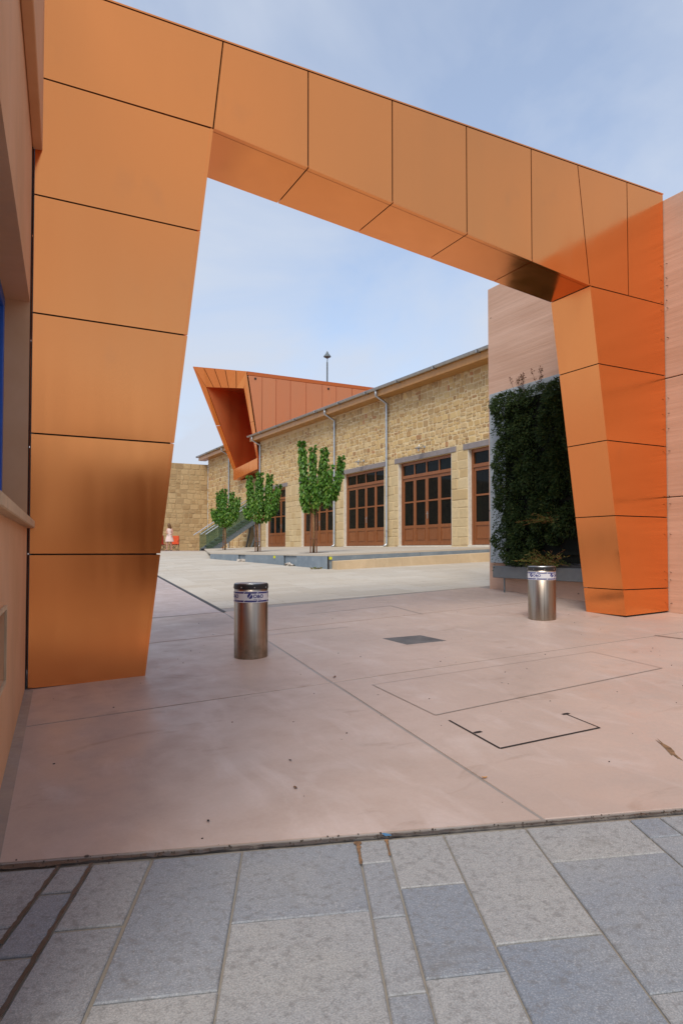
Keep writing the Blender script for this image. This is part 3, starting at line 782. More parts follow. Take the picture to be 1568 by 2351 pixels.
# ------------------------------------------------------------------ living wall
def px_y(px, x): return hx(px, 1200, x).y
GX = XW0 - .06
y_l = px_y(1127, GX); y_r = Y0+.66; z_pt = hx(1126, 906, GX).z; z_pb = hx(1128, 1292, GX).z
vg = empty('green_wall', (GX, (y_l+y_r)/2, gz(GX, 8)), 'tall dark green living wall hanging on the pink concrete wall', 'green wall')
MB().box((GX-.02, y_r, z_pb), (GX, y_l, z_pt)).build('backing_panel', M['greypanel'], vg, bevel=.004)
ylw = px_y(1163, GX-.05)
MB().box((GX-.07, y_r+.005, z_pb+.02), (GX-.022, ylw, z_pt-.25)).build('planting_felt', M['felt'], vg)
for k in range(9):
    z = z_pb+.15+k*(z_pt-z_pb-.5)/9
    MB().box((GX-.11, y_r+.07, z), (GX-.072, ylw-.02, z+.05)).build('pocket_rail', M['felt'], vg)
zt0 = hx(1130, 1299, GX-.14).z; zt1 = hx(1130, 1326, GX-.14).z; y_t = px_y(1130, GX-.14)
tr = MB(); tr.box((GX-.14, y_r, zt1), (GX-.01, y_t, zt0)); tro = tr.build('trough', M['trough'], vg, bevel=.008)
MB().box((GX-.12, y_r+.02, zt0+.001), (GX-.03, y_t-.3, zt0+.045)).build('trough_lip', M['black'], vg)
yl_leg = px_y(1157, GX-.12)
for yy in (yl_leg, y_r+.4): MB().tube([(GX-.12, yy, gz(GX, yy)-.01), (GX-.12, yy, zt1)], .014, 8).build('trough_leg', M['stairs'], vg)
def leafquad(mb, p, d, s, w=.45, fold=.25):
    d = Vector(d).normalized(); side = d.cross(Vector((random.uniform(-1,1), random.uniform(-1,1), random.uniform(-.3,1))))
    if side.length < 1e-3: side = d.cross(Vector((1,0,0)))
    side.normalize(); nn = side.cross(d)
    p = Vector(p); a = p + d*s*.45 + side*s*w*.5 + nn*s*fold*.3; b = p + d*s*.45 - side*s*w*.5 + nn*s*fold*.3; t = p + d*s
    mb.add([p, a, t, b], [(0, 1, 2), (0, 2, 3)])
rng = random.Random(11); random.seed(5)
m = MB()
rows = 13; cols = 7
for i in range(rows):
    for j in range(cols):
        if i == 1 and j in (1, 2) or i == 0 and j in (1, 2, 3) or rng.random() < .06: continue
        cz = z_pb+.12 + (z_pt-z_pb-.34)*(i+rng.uniform(.1,.9))/rows; cy = y_r+.10 + (y_l-y_r-.50)*(j+rng.uniform(.1,.9))/cols
        dep = rng.uniform(.10, .28)*(1.15 if i > rows-4 else 1); rad = rng.uniform(.13, .24); kind = rng.random()
        for k in range(520):
            u = rng.random()**.5; th = rng.uniform(-math.pi/2, math.pi/2); ph = rng.uniform(0, 2*math.pi)
            ox = -abs(math.cos(th))*dep*u; oy = math.sin(th)*math.cos(ph)*rad*1.15; oz = math.sin(th)*math.sin(ph)*rad - .25*abs(ox)
            pos = (GX-.08+ox, cy+oy, cz+oz)
            dr = Vector((-.6+rng.uniform(-.5,.4), oy*3+rng.uniform(-.5,.5), -.25+oz*3+rng.uniform(-.6,.6)))
            leafquad(m, pos, dr, rng.uniform(.026, .055) if kind < .7 else rng.uniform(.06, .10), .55 if kind < .7 else .26)
for k in range(260):                                           # feathery sprays on the upper edge
    cy = rng.uniform(y_r+.1, y_l-.3); cz = z_pt-.30+rng.uniform(0, .16); d = Vector((-rng.uniform(.2,.8), rng.uniform(-.5,.5), rng.uniform(.2,1))).normalized()
    for q in range(12):
        pp = Vector((GX-.14, cy, cz)) + d*q*.018 + Vector((0,0,-.0016*q*q))
        leafquad(m, pp, d+Vector((rng.uniform(-1,1), rng.uniform(-1,1), rng.uniform(-.6,.4))), rng.uniform(.03,.055), .25)
for k in range(70):                                            # sprays spilling past the far edge
    cz = rng.uniform(z_pb+.1, z_pt-.2); d = Vector((-.3, rng.uniform(.4,1), rng.uniform(-.4,.3))).normalized()
    for q in range(9):
        leafquad(m, Vector((GX-.12, y_l-.42, cz)) + d*q*.02 + Vector((0,0,-.003*q*q)), d+Vector((rng.uniform(-1,1), rng.uniform(-1,1), rng.uniform(-1,.4))), rng.uniform(.03,.055), .4)
m.build('foliage', M['fern'], vg, kind='stuff', fix=False)
def spray(mbl, base, n, h, spread, s, rng, droop=.3, w=.3):
    for k in range(n):
        d = Vector((rng.gauss(-.3, spread), rng.gauss(0, spread), 1)).normalized(); L = h*rng.uniform(.5, 1.1); b = Vector(base)+Vector((rng.gauss(0,.03), rng.gauss(0,.06), 0))
        pts = [b+d*L*t+Vector((d.x, d.y, -1))*droop*L*t*t for t in (0, .25, .5, .75, 1)]
        mbl.tube(pts, .0022, 3, False)
        for q in range(int(L/.02)):
            t = rng.random(); pp = b+d*L*t+Vector((d.x, d.y, -1))*droop*L*t*t
            leafquad(mbl, pp, Vector((rng.uniform(-1,1), rng.uniform(-1,1), rng.uniform(-.4,.8))), s*rng.uniform(.6,1.3), w)
m = MB(); cyb = px_y(1262, GX-.15); spray(m, (GX-.24, cyb, zt0+.0), 80, .42, .8, .05, rng, .35)
b1 = m.build('trailing_shrub', M['redleaf'], None, fix=False); tag(b1, 'low shrub with reddish tips in the trough behind the farther bollard', 'shrub')
m = MB(); cyb = px_y(1262, GX-.2); zb = hx(1262, 1190, GX-.2).z; spray(m, (GX-.24, cyb, zb-.08), 44, .34, .8, .045, rng, .5)
b2 = m.build('trailing_shrub', M['redleaf'], None, fix=False); tag(b2, 'sparse clump with red branch tips halfway up the green wall near the gateway leg', 'shrub')
for (pxs, pys, hh, lab) in ((1205, 905, .42, 'brown seed heads sticking up from the top of the green wall, left clump'), (1238, 885, .36, 'thin brown seed head stalks on top of the green wall nearest the gateway')):
    m = MB(); cy = px_y(pxs, GX-.1); zb = hx(pxs, pys, GX-.1).z - .08
    for k in range(9 if hh > .4 else 4):
        d = Vector((rng.uniform(-.3,.1), rng.uniform(-.35,.35), 1)).normalized(); b = Vector((GX-.12, cy+rng.uniform(-.12,.12), zb)); L = hh*rng.uniform(.6, 1)
        m.tube([b, b+d*L*.5, b+d*L], .003, 4, False)
        for q in range(22): leafquad(m, b+d*L*rng.uniform(.8, 1.05)+Vector((0, rng.gauss(0,.02), 0)), (rng.uniform(-1,1), rng.uniform(-1,1), rng.uniform(-.2,1)), rng.uniform(.015,.035), .5)
        for q in range(10): leafquad(m, b+d*L*rng.uniform(.1,.7), (rng.uniform(-1,1), rng.uniform(-1,1), .3), rng.uniform(.03,.05), .3)
    o = m.build('seed_stalks', M['stalk'], None, fix=False); tag(o, lab, 'plant')

# ------------------------------------------------------------------ bollards
def text_mesh(body, size):
    cu = bpy.data.curves.new('txt', 'FONT'); cu.body = body; cu.size = size; cu.align_x = 'LEFT'; cu.resolution_u = 4; cu.offset = size*.03
    ob = bpy.data.objects.new('txt', cu); COL.objects.link(ob)
    dg = bpy.context.evaluated_depsgraph_get(); me = bpy.data.meshes.new_from_object(ob.evaluated_get(dg))
    vs = [v.co.copy() for v in me.vertices]; fs = [tuple(p.vertices) for p in me.polygons]
    bpy.data.objects.remove(ob); bpy.data.curves.remove(cu); bpy.data.meshes.remove(me)
    return vs, fs
TXT = text_mesh('O&O', 1.0)
def bollard(pxc, pyc, pyt, wpx, logo_deg, label):
    c = G(pxc, pyc); z0 = gz(c.x, c.y)-.01
    dep = (c-CC).dot(fw); r = wpx/2/F*dep; t = ray(pxc, pyt); zt = (CC+t*(dep/ t.dot(fw))).z; h = zt - z0
    o = empty('bollard', (c.x, c.y, z0), label, 'bollard', 'steel bollards in the gateway')
    B = Vector((c.x, c.y, z0)); a0 = math.atan2(-c.y, -c.x)          # towards the lens
    MB().lathe(B, [(r*1.0, 0), (r, .01), (r, h-.075*h), (r-.004, h-.07*h)], 64).build('post', M['steel'], o, smooth=False)
    for p in o.children[-1].data.polygons: p.use_smooth = len(p.vertices) == 4
    cap = MB().lathe(B, [(r*1.0, h*.93), (r*1.025, h*.935), (r*1.025, h*.985), (r*.99, h)], 64).build('cap', M['black'], o)
    MB().lathe(B, [(r*.985, h+.001), (r*.97, h+.006), (r*.1, h+.008)], 48).build('cap_plate', M['galv'], cap)
    m = MB()
    for k in range(8):
        a = a0+k*math.pi/4+.2; m.lathe(B+Vector((math.cos(a)*r*1.025, math.sin(a)*r*1.025, h*.955)), [(.006, -.006), (.006, .006)], 6)
    m.build('cap_screw', M['galv'], cap, kind='stuff')
    zb0, zb1 = h*.755, h*.905; R1 = r*1.012
    n = 64; vs = []
    for k in range(n):
        a = 2*math.pi*k/n
        for rr_, z in ((r*1.001, zb0), (R1, zb0), (R1, zb1), (r*1.001, zb1)): vs.append(B+Vector((rr_*math.cos(a), rr_*math.sin(a), z)))
    fs = [(4*k+i, 4*((k+1) % n)+i, 4*((k+1) % n)+i+1, 4*k+i+1) for k in range(n) for i in range(3)]
    band = MB().add(vs, fs).build('band', M['white'], o, fix=False)
    R2 = R1+.0012
    def cyl(u, z): a = a0 + u/R1; return B+Vector((R2*math.cos(a), R2*math.sin(a), z))   # u runs to the right for the viewer
    bh = zb1-zb0; m = MB(); per = 2*math.pi*R1/8; shift = R1*R(logo_deg) - per*.62
    for k in range(8):
        for zc in (zb0+bh*.13, zb0+bh*.87):
            for s in range(6):
                u0 = shift+k*per+per*.93*s/6; u1 = shift+k*per+per*.93*(s+1)/6; sl = bh*.06; hh = bh*.065
                m.poly([cyl(u0-sl*(1 if s == 0 else 0), zc-hh), cyl(u1-sl*(1 if s == 5 else 0), zc-hh), cyl(u1+sl*(1 if s == 5 else 0), zc+hh), cyl(u0+sl*(1 if s == 0 else 0), zc+hh)])
    m.build('stripe', M['blue_print'], band, fix=False, kind='stuff')
    for k in range(4):
        u = R1*R(logo_deg)+k*per*2; th = bh*.42; zc = zb0+bh*.42
        m = MB(); vs = [cyl(u+bh*.02+v.x*th*1.05, zc+v.y*th) for v in TXT[0]]; m.add(vs, TXT[1]); m.build('lettering', M['blue_print'], band, fix=False)
        m = MB(); er = bh*.21; ec = u-er*1.25; ez = zc+th*.36
        for half in (1, -1):
            pts = []
            for q in range(11):
                a = R(55)+half*math.pi*0 + (math.pi*q/10)+(0 if half > 0 else math.pi); pts.append((ec+er*math.cos(a)*1.0, ez+er*math.sin(a)))
            off = (math.cos(R(55)+math.pi/2*half), math.sin(R(55)+math.pi/2*half)); g = er*.13
            pts = [(x+off[0]*g, z+off[1]*g) for x, z in pts]
            m.poly([cyl(*p) for p in pts])
        m.build('emblem', M['blue_print'], band, fix=False)
        m = MB()
        for q in range(9):
            if q == 4: continue
            u0 = u+bh*.06+q*th*.2; m.poly([cyl(u0, zb0+bh*.27), cyl(u0+th*.15, zb0+bh*.27), cyl(u0+th*.15, zb0+bh*.31), cyl(u0, zb0+bh*.31)])
        m.build('small_print', M['blue_print'], band, fix=False)
    return o
bollard(576, 1507, 1340, 77, 6, 'stainless steel bollard nearest the camera with black cap, beside the left gateway leg')
bollard(1244.5, 1421, 1301, 62, 52, 'stainless steel bollard with pale top in front of the green wall trough')

# ------------------------------------------------------------------ stone templates
TEMPL = []
rs = random.Random(21)
def stone_template(rough, dep, square):
    pts = []
    for cx, cz in ((-.5, -.5), (.5, -.5), (.5, .5), (-.5, .5)):
        jx, jz = cx*(1-rs.random()*rough), cz*(1-rs.random()*rough); c = .04 if square else rs.uniform(.06, .17)
        a, b = ((jx, jz*(1-2*c)), (jx*(1-2*c), jz)); pts += [a, b] if cx*cz > 0 else [b, a]
    n = len(pts); tl = rs.uniform(-.3, .3)
    v = [(x, 0, z) for x, z in pts] + [(x*.98, -dep*.65, z*.98) for x, z in pts] + [(x*.88, -dep*(1+rs.uniform(-.2, .2)+tl*z), z*.88) for x, z in pts]
    f = [(i, (i+1) % n, n+(i+1) % n, n+i) for i in range(n)] + [(n+i, n+(i+1) % n, 2*n+(i+1) % n, 2*n+i) for i in range(n)] + [tuple(range(2*n, 3*n))]
    return v, f
TEMPL = [stone_template(.22, 1, False) for _ in range(8)]; TEMPL_SQ = [stone_template(.03, 1, True) for _ in range(5)]
TM = {}
def templ_mesh(kind, i, mat):
    k = (kind, i, mat.name)
    if k not in TM:
        v, f = (TEMPL if kind == 'r' else TEMPL_SQ)[i]; me = bpy.data.meshes.new('stone'); me.from_pydata(v, [], f); me.materials.append(mat); me.update()
        TM[k] = me
    return TM[k]
def lay_courses(s0, s1, z0, z1, hmin, hmax, wmin, wmax, rnd, split=.3):
    out = []; z = z0
    while z < z1-.02:
        h = rnd.uniform(hmin, hmax)
        if z1-(z+h) < hmin*.7: h = z1-z
        s = s0
        while s < s1-.01:
            w = rnd.uniform(wmin, wmax)*(1.0 if rnd.random() > .2 else .6)
            if s1-(s+w) < wmin*.7: w = s1-s
            if h > .2 and rnd.random() < split and w < h*1.6:
                k = rnd.uniform(.35, .65); out += [(s, s+w, z, z+h*k), (s, s+w, z+h*k, z+h)]
            else: out.append((s, s+w, z, z+h))
            s += w
        z += h
    return out
def place_stones(cells, origin, along, normal, parent, mat, kindf, rnd, limit=300, name='stone', gap=.017):
    """cells: (s0,s1,z0,z1,matkey or None). the nearest 300 become objects, the rest one mesh"""
    th = math.atan2(normal[0], -normal[1]); ax = Vector((math.cos(th), math.sin(th), 0)); sg = 1 if ax.dot(Vector(along)) > 0 else -1
    lst = []
    for c in cells:
        s0, s1, z0, z1 = c[:4]; ctr = Vector(origin)+Vector(along)*((s0+s1)/2); ctr.z = (z0+z1)/2
        lst.append(((ctr-CC).length/math.sqrt(max(.01, (s1-s0)*(z1-z0))), ctr, s1-s0, z1-z0, c))
    lst.sort(key=lambda t: t[0])
    rest = {}
    for i, (_, ctr, w, h, c) in enumerate(lst):
        kd = kindf(c); ti = rnd.randrange(8 if kd == 'r' else 5); mt = mat if len(c) < 5 else c[4]
        sc = Vector((max(.03, w-gap*rnd.uniform(.6, 1.6)), rnd.uniform(.006, .022), max(.03, h-gap*rnd.uniform(.6, 1.6)))); rz = rnd.uniform(-.09, .09) if kd == 'r' else 0
        if kd == 'r': ctr.z += rnd.uniform(-.02, .02); w *= rnd.uniform(.8, 1.03); h *= rnd.uniform(.78, 1.05)
        if i < limit:
            o = link(name, templ_mesh(kd, ti, mt), ctr, parent); o.rotation_euler = (0, rz, th); o.scale = sc
        else:
            v, f = (TEMPL if kd == 'r' else TEMPL_SQ)[ti]; mtx = Matrix.Translation(ctr) @ Matrix.Rotation(th, 4, 'Z') @ Matrix.Rotation(rz, 4, 'Y') @ Matrix.Diagonal((*sc, 1))
            rest.setdefault(mt.name, (mt, MB()))[1].add([mtx @ Vector(p) for p in v], f)
    for mt, mbr in rest.values(): mbr.build(name, mt, parent, kind='stuff', fix=False)

# ------------------------------------------------------------------ main stone hall
XH = 13.6; ZB = 1.225; ZD = 4.26; YN, YF = 11.0, 34.9
hall = empty('stone_hall', (XH, 22, ZB), 'long honey coloured stone hall with tall brown glazed doors and a silver gutter', 'building')
zg = lambda y: 6.98 + (y-15.4)*.014                            # the eave falls gently towards the camera
doors = [(13.0, 17.0, 4), (17.89, 21.03, 4), (22.05, 25.25, 4), (26.27, 29.5, 4), (31.43, 34.0, 3)]
m = MB(); ys = [YN] + [v for d in doors for v in d[:2]] + [YF]
for a, b in zip(ys[0::2], ys[1::2]): m.box((XH, a+(.028 if a > YN else 0), .7), (XH+.55, b-(.028 if b < YF else 0), ZD))
m.box((XH, YN, ZD+.001), (XH+.55, YF, 7.1))
m.box((XH+.55, YF-.5, .7), (XH+11, YF, 7.1)); m.box((XH+.55, YN, .7), (XH+11, YN+.5, 7.1)); m.box((XH+10.5, YN+.5, .7), (XH+11, YF-.5, 7.1))
m.build('wall', M['mortar'], hall)
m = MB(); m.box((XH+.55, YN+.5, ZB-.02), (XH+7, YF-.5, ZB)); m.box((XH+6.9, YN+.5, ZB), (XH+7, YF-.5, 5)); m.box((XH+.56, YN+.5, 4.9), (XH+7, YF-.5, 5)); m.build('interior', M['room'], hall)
rnd = random.Random(4); cells = []
for a, b in zip(ys[0::2], ys[1::2]):
    a2 = max(a, 13.0)
    if b-a2 < .2: continue
    cells += [c+(M['ashlar'],) for c in lay_courses(a2+.03, b-.03, ZB, ZD-.01, .24, .36, .38, .62, rnd, .08)]
ls = [(d[0]-.3, d[1]+.26) for d in doors]
edges = [13.0] + [v for l in ls for v in l] + [YF]
for a, b in zip(edges[0::2], edges[1::2]):
    if b-max(a, 13.0) > .08: cells += [c+(M['ashlar'],) for c in lay_courses(max(a, 13.0), b, ZD, ZD+.2, .2, .2, .3, .5, rnd, 0)]
up_ = lay_courses(13.0, YF, ZD+.2, 6.82, .11, .25, .12, .38, rnd, .5)
cells += [c for c in up_]
place_stones(cells, (XH, 0, 0), (0, 1, 0), (-1, 0), hall, M['stone'], lambda c: 's' if len(c) > 4 else 'r', rnd, 300)
def lintel(y0, y1): MB().box((XH-.03, y0-.28, ZD+.003), (XH+.3, y1+.24, ZD+.18)).build('lintel', M['lintel'], hall, bevel=.005)
def make_door(y0, y1, n):
    xr_ = XH+.16
    MB().box((XH+.005, y0-.025, ZB+.02), (XH+.3, y0, ZD)).build('reveal', M['reveal'], hall); MB().box((XH+.005, y1, ZB+.02), (XH+.3, y1+.025, ZD)).build('reveal', M['reveal'], hall)
    MB().box((XH-.05, y0, ZB-.06), (XH+.3, y1, ZB+.018)).build('threshold', M['reveal'], hall, bevel=.004)
    zt = ZB+2.5; f = MB(); fx0, fx1 = xr_-.04, xr_+.05
    f.box((fx0, y0+.002, ZB+.02), (fx1, y0+.10, ZD-.002)); f.box((fx0, y1-.10, ZB+.02), (fx1, y1-.002, ZD-.002))
    f.box((fx0, y0+.10, ZD-.11), (fx1, y1-.10, ZD-.002)); f.box((fx0-.012, y0+.10, zt-.055), (fx1, y1-.10, zt+.055))
    w = (y1-y0-.2)/n
    for k in range(1, n): f.box((fx0+.01, y0+.10+w*k-.028, zt+.056), (fx1-.01, y0+.10+w*k+.028, ZD-.111))
    d = f.build('door', M['wood'], hall, bevel=.004)
    for k in range(n):
        a, b = y0+.10+w*k+.004, y0+.10+w*(k+1)-.004; x0, x1 = xr_-.02, xr_+.03; st = .078
        l = MB(); z0 = ZB+.03; z1 = zt-.06
        l.box((x0, a, z0), (x1, a+st, z1)); l.box((x0, b-st, z0), (x1, b, z1))
        for u, v in ((z0, z0+.14), (z0+.60, z0+.71), (z0+1.52, z0+1.575), (z1-.10, z1)): l.box((x0, a+st, u), (x1, b-st, v))
        l.box((x0+.022, a+st, z0+.14), (x1-.01, b-st, z0+.60))
        l.box((x0+.008, a+st+.05, z0+.19), (x0+.022, b-st-.05, z0+.55))
        lo = l.build('leaf', M['wood'], d, bevel=.003)
        for u, v in ((z0+.71, z0+1.52), (z0+1.575, z1-.10)): MB().box((xr_, a+st-.005, u), (xr_+.006, b-st+.005, v)).build('pane', M['glass'], d)
        MB().box((xr_, y0+.10+w*k+.03, zt+.056), (xr_+.006, y0+.10+w*(k+1)-.03, ZD-.111)).build('pane', M['glass'], d)
    hy_ = y0+.10+w*(n//2)-.05
    h = MB(); h.box((xr_-.032, hy_-.02, ZB+.95), (xr_-.02, hy_+.02, ZB+1.2)); h.tube([(xr_-.03, hy_, ZB+1.12), (xr_-.075, hy_, ZB+1.12), (xr_-.075, hy_-.12, ZB+1.12)], .009, 6); h.build('handle', M['galv'], d)
    MB().box((XH+.9, y1-.55*w, ZB+.02), (XH+.93, y1-.02, ZD-.2)).build('blind', M['curtain'], hall)
    MB().box((XH+1.4, y0+.2, ZB+1.4), (XH+1.42, y0+1.3*w, ZB+1.9)).build('blind', M['curtain'], hall)
for d in doors: lintel(d[0], min(d[1], 34.5)); make_door(*d)
# roof, eave, gutter
def eave(thing, xw, y0, y1, zf, ov=.55, span=11):
    sl = .22
    a, b = zf(y0), zf(y1); xo = xw-ov
    m = MB(); m.hexa([(xo, y0, a), (xw+span/2, y0, a+sl*(span/2+ov)), (xw+span/2, y1, b+sl*(span/2+ov)), (xo, y1, b), (xo, y0, a+.07), (xw+span/2, y0, a+.07+sl*(span/2+ov)), (xw+span/2, y1, b+.07+sl*(span/2+ov)), (xo, y1, b+.07)])
    m.hexa([(xw+span/2+.001, y0, a+sl*(span/2+ov)), (xw+span+ov, y0, a), (xw+span+ov, y1, b), (xw+span/2+.001, y1, b+sl*(span/2+ov)), (xw+span/2+.001, y0, a+.07+sl*(span/2+ov)), (xw+span+ov, y0, a+.07), (xw+span+ov, y1, b+.07), (xw+span/2+.001, y1, b+.07+sl*(span/2+ov))])
    m.build('roof', M['rooftile'], thing)
    n = int((y1-y0)/.22); m = MB()
    for k in range(n):
        y = y0+.11+k*.22; z = zf(y)+.071; m.tube([(xo+.1, y, z-.045), (xo+1.6, y, z-.045+sl*1.5)], .06, 6)
    m.build('roof_tile', M['rooftile'], thing, kind='stuff')
    m = MB(); m.hexa([(xo+.06, y0+.15, a-.25), (xo+.1, y0+.15, a-.25), (xo+.1, y1-.15, b-.25), (xo+.06, y1-.15, b-.25), (xo+.06, y0+.15, a+.0), (xo+.1, y0+.15, a-.002), (xo+.1, y1-.15, b-.002), (xo+.06, y1-.15, b+.0)])
    m.build('fascia', M['eave'], thing)
    m = MB(); m.hexa([(xo+.101, y0+.15, a-.25), (xw-.001, y0+.15, a-.25), (xw-.001, y1-.15, b-.25), (xo+.101, y1-.15, b-.25), (xo+.101, y0+.15, a-.22), (xw-.001, y0+.15, a-.22), (xw-.001, y1-.15, b-.22), (xo+.101, y1-.15, b-.22)])
    m.build('soffit', M['eave'], thing)
    m = MB(); gxc = xo-.01; segs = 8; prof = []
    for k in range(segs+1):
        t = math.pi+math.pi*k/segs; prof.append((gxc+.075*math.cos(t), .075*math.sin(t)))
    prof += [(gxc+.068*math.cos(math.pi+math.pi*k/segs), .068*math.sin(math.pi+math.pi*k/segs)) for k in range(segs, -1, -1)]
    np_ = len(prof); vs = [(x, y0+.05, a+.045+z) for x, z in prof]+[(x, y1-.05, b+.045+z) for x, z in prof]
    m.add(vs, [(k, (k+1) % np_, np_+(k+1) % np_, np_+k) for k in range(np_)]+[tuple(range(np_)), tuple(range(np_, 2*np_))[::-1]])
    m.tube([(gxc-.078, y0+.05, a+.045), (gxc-.078, y1-.05, b+.045)], .014, 6)
    g = m.build('gutter', M['galv'], thing)
    for k in range(int((y1-y0)/2.2)+1):
        y = y0+.4+k*2.2
        if y < y1: MB().box((gxc-.1, y-.02, zf(y)-.05), (gxc+.07, y+.02, zf(y)+.06)).build('gutter_bracket', M['galv'], g)
    return gxc
def downpipe(thing, xw, gxc, y, zf, z0, r=.043):
    xp = xw-.085; z = zf(y)
    m = MB(); m.tube([(gxc, y, z-.02), (gxc, y, z-.22), (xp, y, z-.46), (xp, y, z-.55), (xp, y, z0+.13), (xp-.04, y, z0+.06), (xp-.13, y, z0+.03)], r, 12)
    p = m.build('downpipe', M['galv'], thing, smooth=True)
    for zz in (z-1.1, (z+z0)/2+.4, z0+1.9, z0+.6):
        MB().lathe((xp, y, zz), [(r+.003, -.02), (r+.009, -.018), (r+.009, .018), (r+.003, .02)], 14).build('pipe_clip', M['galv'], p)
gxc = eave(hall, XH, YN, YF+.45, zg)
for y in (21.72, 25.96, 34.72): downpipe(hall, XH, gxc, y, zg, ZB-.02)
for y in (19.35, 23.55):
    m = MB(); z = 4.62; m.tube([(XH-.02, y, z+.03), (XH-.10, y, z+.09), (XH-.24, y, z+.09), (XH-.27, y, z+.02)], .012, 6)
    a = m.build('wall_lamp', M['galv'], hall)
    MB().lathe((XH-.27, y, z-.04), [(.15, 0), (.14, .012), (.03, .05), (.02, .06)], 20).build('lamp_shade', M['galv'], a)
    MB().lathe((XH-.27, y, z-.11), [(.015, -.035), (.032, 0), (.026, .05), (.016, .069)], 10).build('bulb', M['white'], a)
    MB().lathe((XH-.012, y, z+.03), [(.04, -.03), (.04, .03)], 10).build('lamp_base', M['galv'], a)

# ------------------------------------------------------------------ far hall and far boundary wall
YF0, YF1 = 36.65, 44.4
fh = empty('stone_gatehouse', (XH, 40, 1.03), 'narrower stone building beyond the stairs, with its own eave and downpipe', 'building')
m = MB(); DN = (41.2, 42.5); YT = 38.06
m.box((XH, YF0, .6), (XH+.5, YT, 5.15)); m.box((XH, YT, .6), (XH+.5, DN[0], 7.35)); m.box((XH, DN[1], .6), (XH+.5, YF1, 7.35)); m.box((XH, DN[0]+.001, 3.75), (XH+.5, DN[1]-.001, 7.35)); m.box((XH+.5, YF1-.5, .6), (XH+9, YF1, 7.35)); m.box((XH+.501, YF0, .6), (XH+9, YF0+.5, 5.15))
m.build('wall', M['mortar'], fh)
rnd = random.Random(9); cells = []
cells += lay_courses(YF0, DN[0]-.03, 1.0, 3.75, .2, .36, .25, .6, rnd, .3) + lay_courses(DN[1]+.03, YF1, 1.0, 3.75, .2, .36, .25, .6, rnd, .3) + lay_courses(YF0, YT, 3.75, 5.15, .17, .34, .2, .5, rnd, .4) + lay_courses(YT, YF1, 3.75, 7.05, .17, .34, .2, .5, rnd, .4)
place_stones(cells, (XH, 0, 0), (0, 1, 0), (-1, 0), fh, M['stone'], lambda c: 'r', rnd, 300)
zf2 = lambda y: 7.33
g2 = eave(fh, XH, YT, YF1+.75, zf2, span=8); downpipe(fh, XH, g2, 39.9, zf2, 1.0)
d = MB(); d.box((XH+.14, DN[0], 1.05), (XH+.2, DN[0]+.12, 3.75)); d.box((XH+.14, DN[1]-.12, 1.05), (XH+.2, DN[1], 3.75)); d.box((XH+.14, DN[0]+.12, 3.6), (XH+.2, DN[1]-.12, 3.75)); d.box((XH+.14, DN[0]+.12, 1.05), (XH+.2, DN[1]-.12, 1.9))
do = d.build('door', M['wood'], fh); MB().box((XH+.16, DN[0]+.121, 1.901), (XH+.17, DN[1]-.121, 3.599)).build('pane', M['glass_dark'], do)

fwall = empty('old_stone_wall', (10, YF1+.3, 1.0), 'high weathered rubble stone wall closing the plaza at far left', 'wall')
zft = 6.78
m = MB(); m.box((-24.0, YF1-.02+.06, .6), (XH-.002, YF1+.7, zft)); m.build('wall', M['mortar_old'], fwall)
rnd = random.Random(12); cells = lay_courses(8.2, XH-.01, .95, zft-.38, .2, .38, .22, .62, rnd, .35) + lay_courses(8.2, XH-.01, zft-.38, zft, .38, .38, .4, .8, rnd, 0)
place_stones(cells, (0, YF1+.04, 0), (1, 0, 0), (0, -1), fwall, M['oldstone'], lambda c: 'r', rnd, 300)
place_stones(lay_courses(-24, 8.2, .8, zft, .22, .38, .25, .7, rnd, .3), (0, YF1+.04, 0), (1, 0, 0), (0, -1), fwall, M['oldstone'], lambda c: 'r', rnd, 0)

# ------------------------------------------------------------------ terrace
CN = hx(752, 1307, 1)   # only its bearing is used
def on_ground(px, py): p = G(px, py); return Vector((p.x, p.y))
TC = on_ground(752, 1307); TLf = on_ground(482, 1283); TR = Vector((XH+1.5, TC.y-.02))
def bearing_pt(px, y): r = ray(px, 1262); return Vector((r.x/r.y*y, y))
zt_ = lambda x, y: .985 + max(-.02, (x-TC.x))*.034 + (y-TC.y)*.0035
ter = empty('terrace', (TC.x+2, TC.y+4, .9), kind='structure')
TP = [(TC.x, TC.y), (XH+.02, TC.y), (XH+.02, 34.4), (TLf.x+3.6, 34.4), (TLf.x, TLf.y)]
slab('terrace_floor', TP, M['beige'], ter, zf=zt_, off=0, thick=.05, cell=2)
m = MB(); q = inset(TP, .10); m.prism([(x, y, .2) for x, y in q], (0, 0, .55)); m.build('terrace_core', M['core'], ter)
def riser(p, q, zlo, zhi, th=.04, mat=None, name='riser_panel', gap=.005):
    p, q = Vector(p), Vector(q); d = (q-p).normalized(); nn = Vector((d.y, -d.x)); p = p+d*gap; q = q-d*gap
    P = [(p.x, p.y), (q.x, q.y), (q.x-nn.x*th, q.y-nn.y*th), (p.x-nn.x*th, p.y-nn.y*th)]
    m = MB(); m.hexa([(x, y, zlo(x, y)) for x, y in P]+[(x, y, zhi(x, y)) for x, y in P]); return m.build(name, mat or M['slate'], ter, bevel=.004)
glo = lambda x, y: gz(x, y)-.04; ghi = lambda x, y: zt_(x, y)-.052
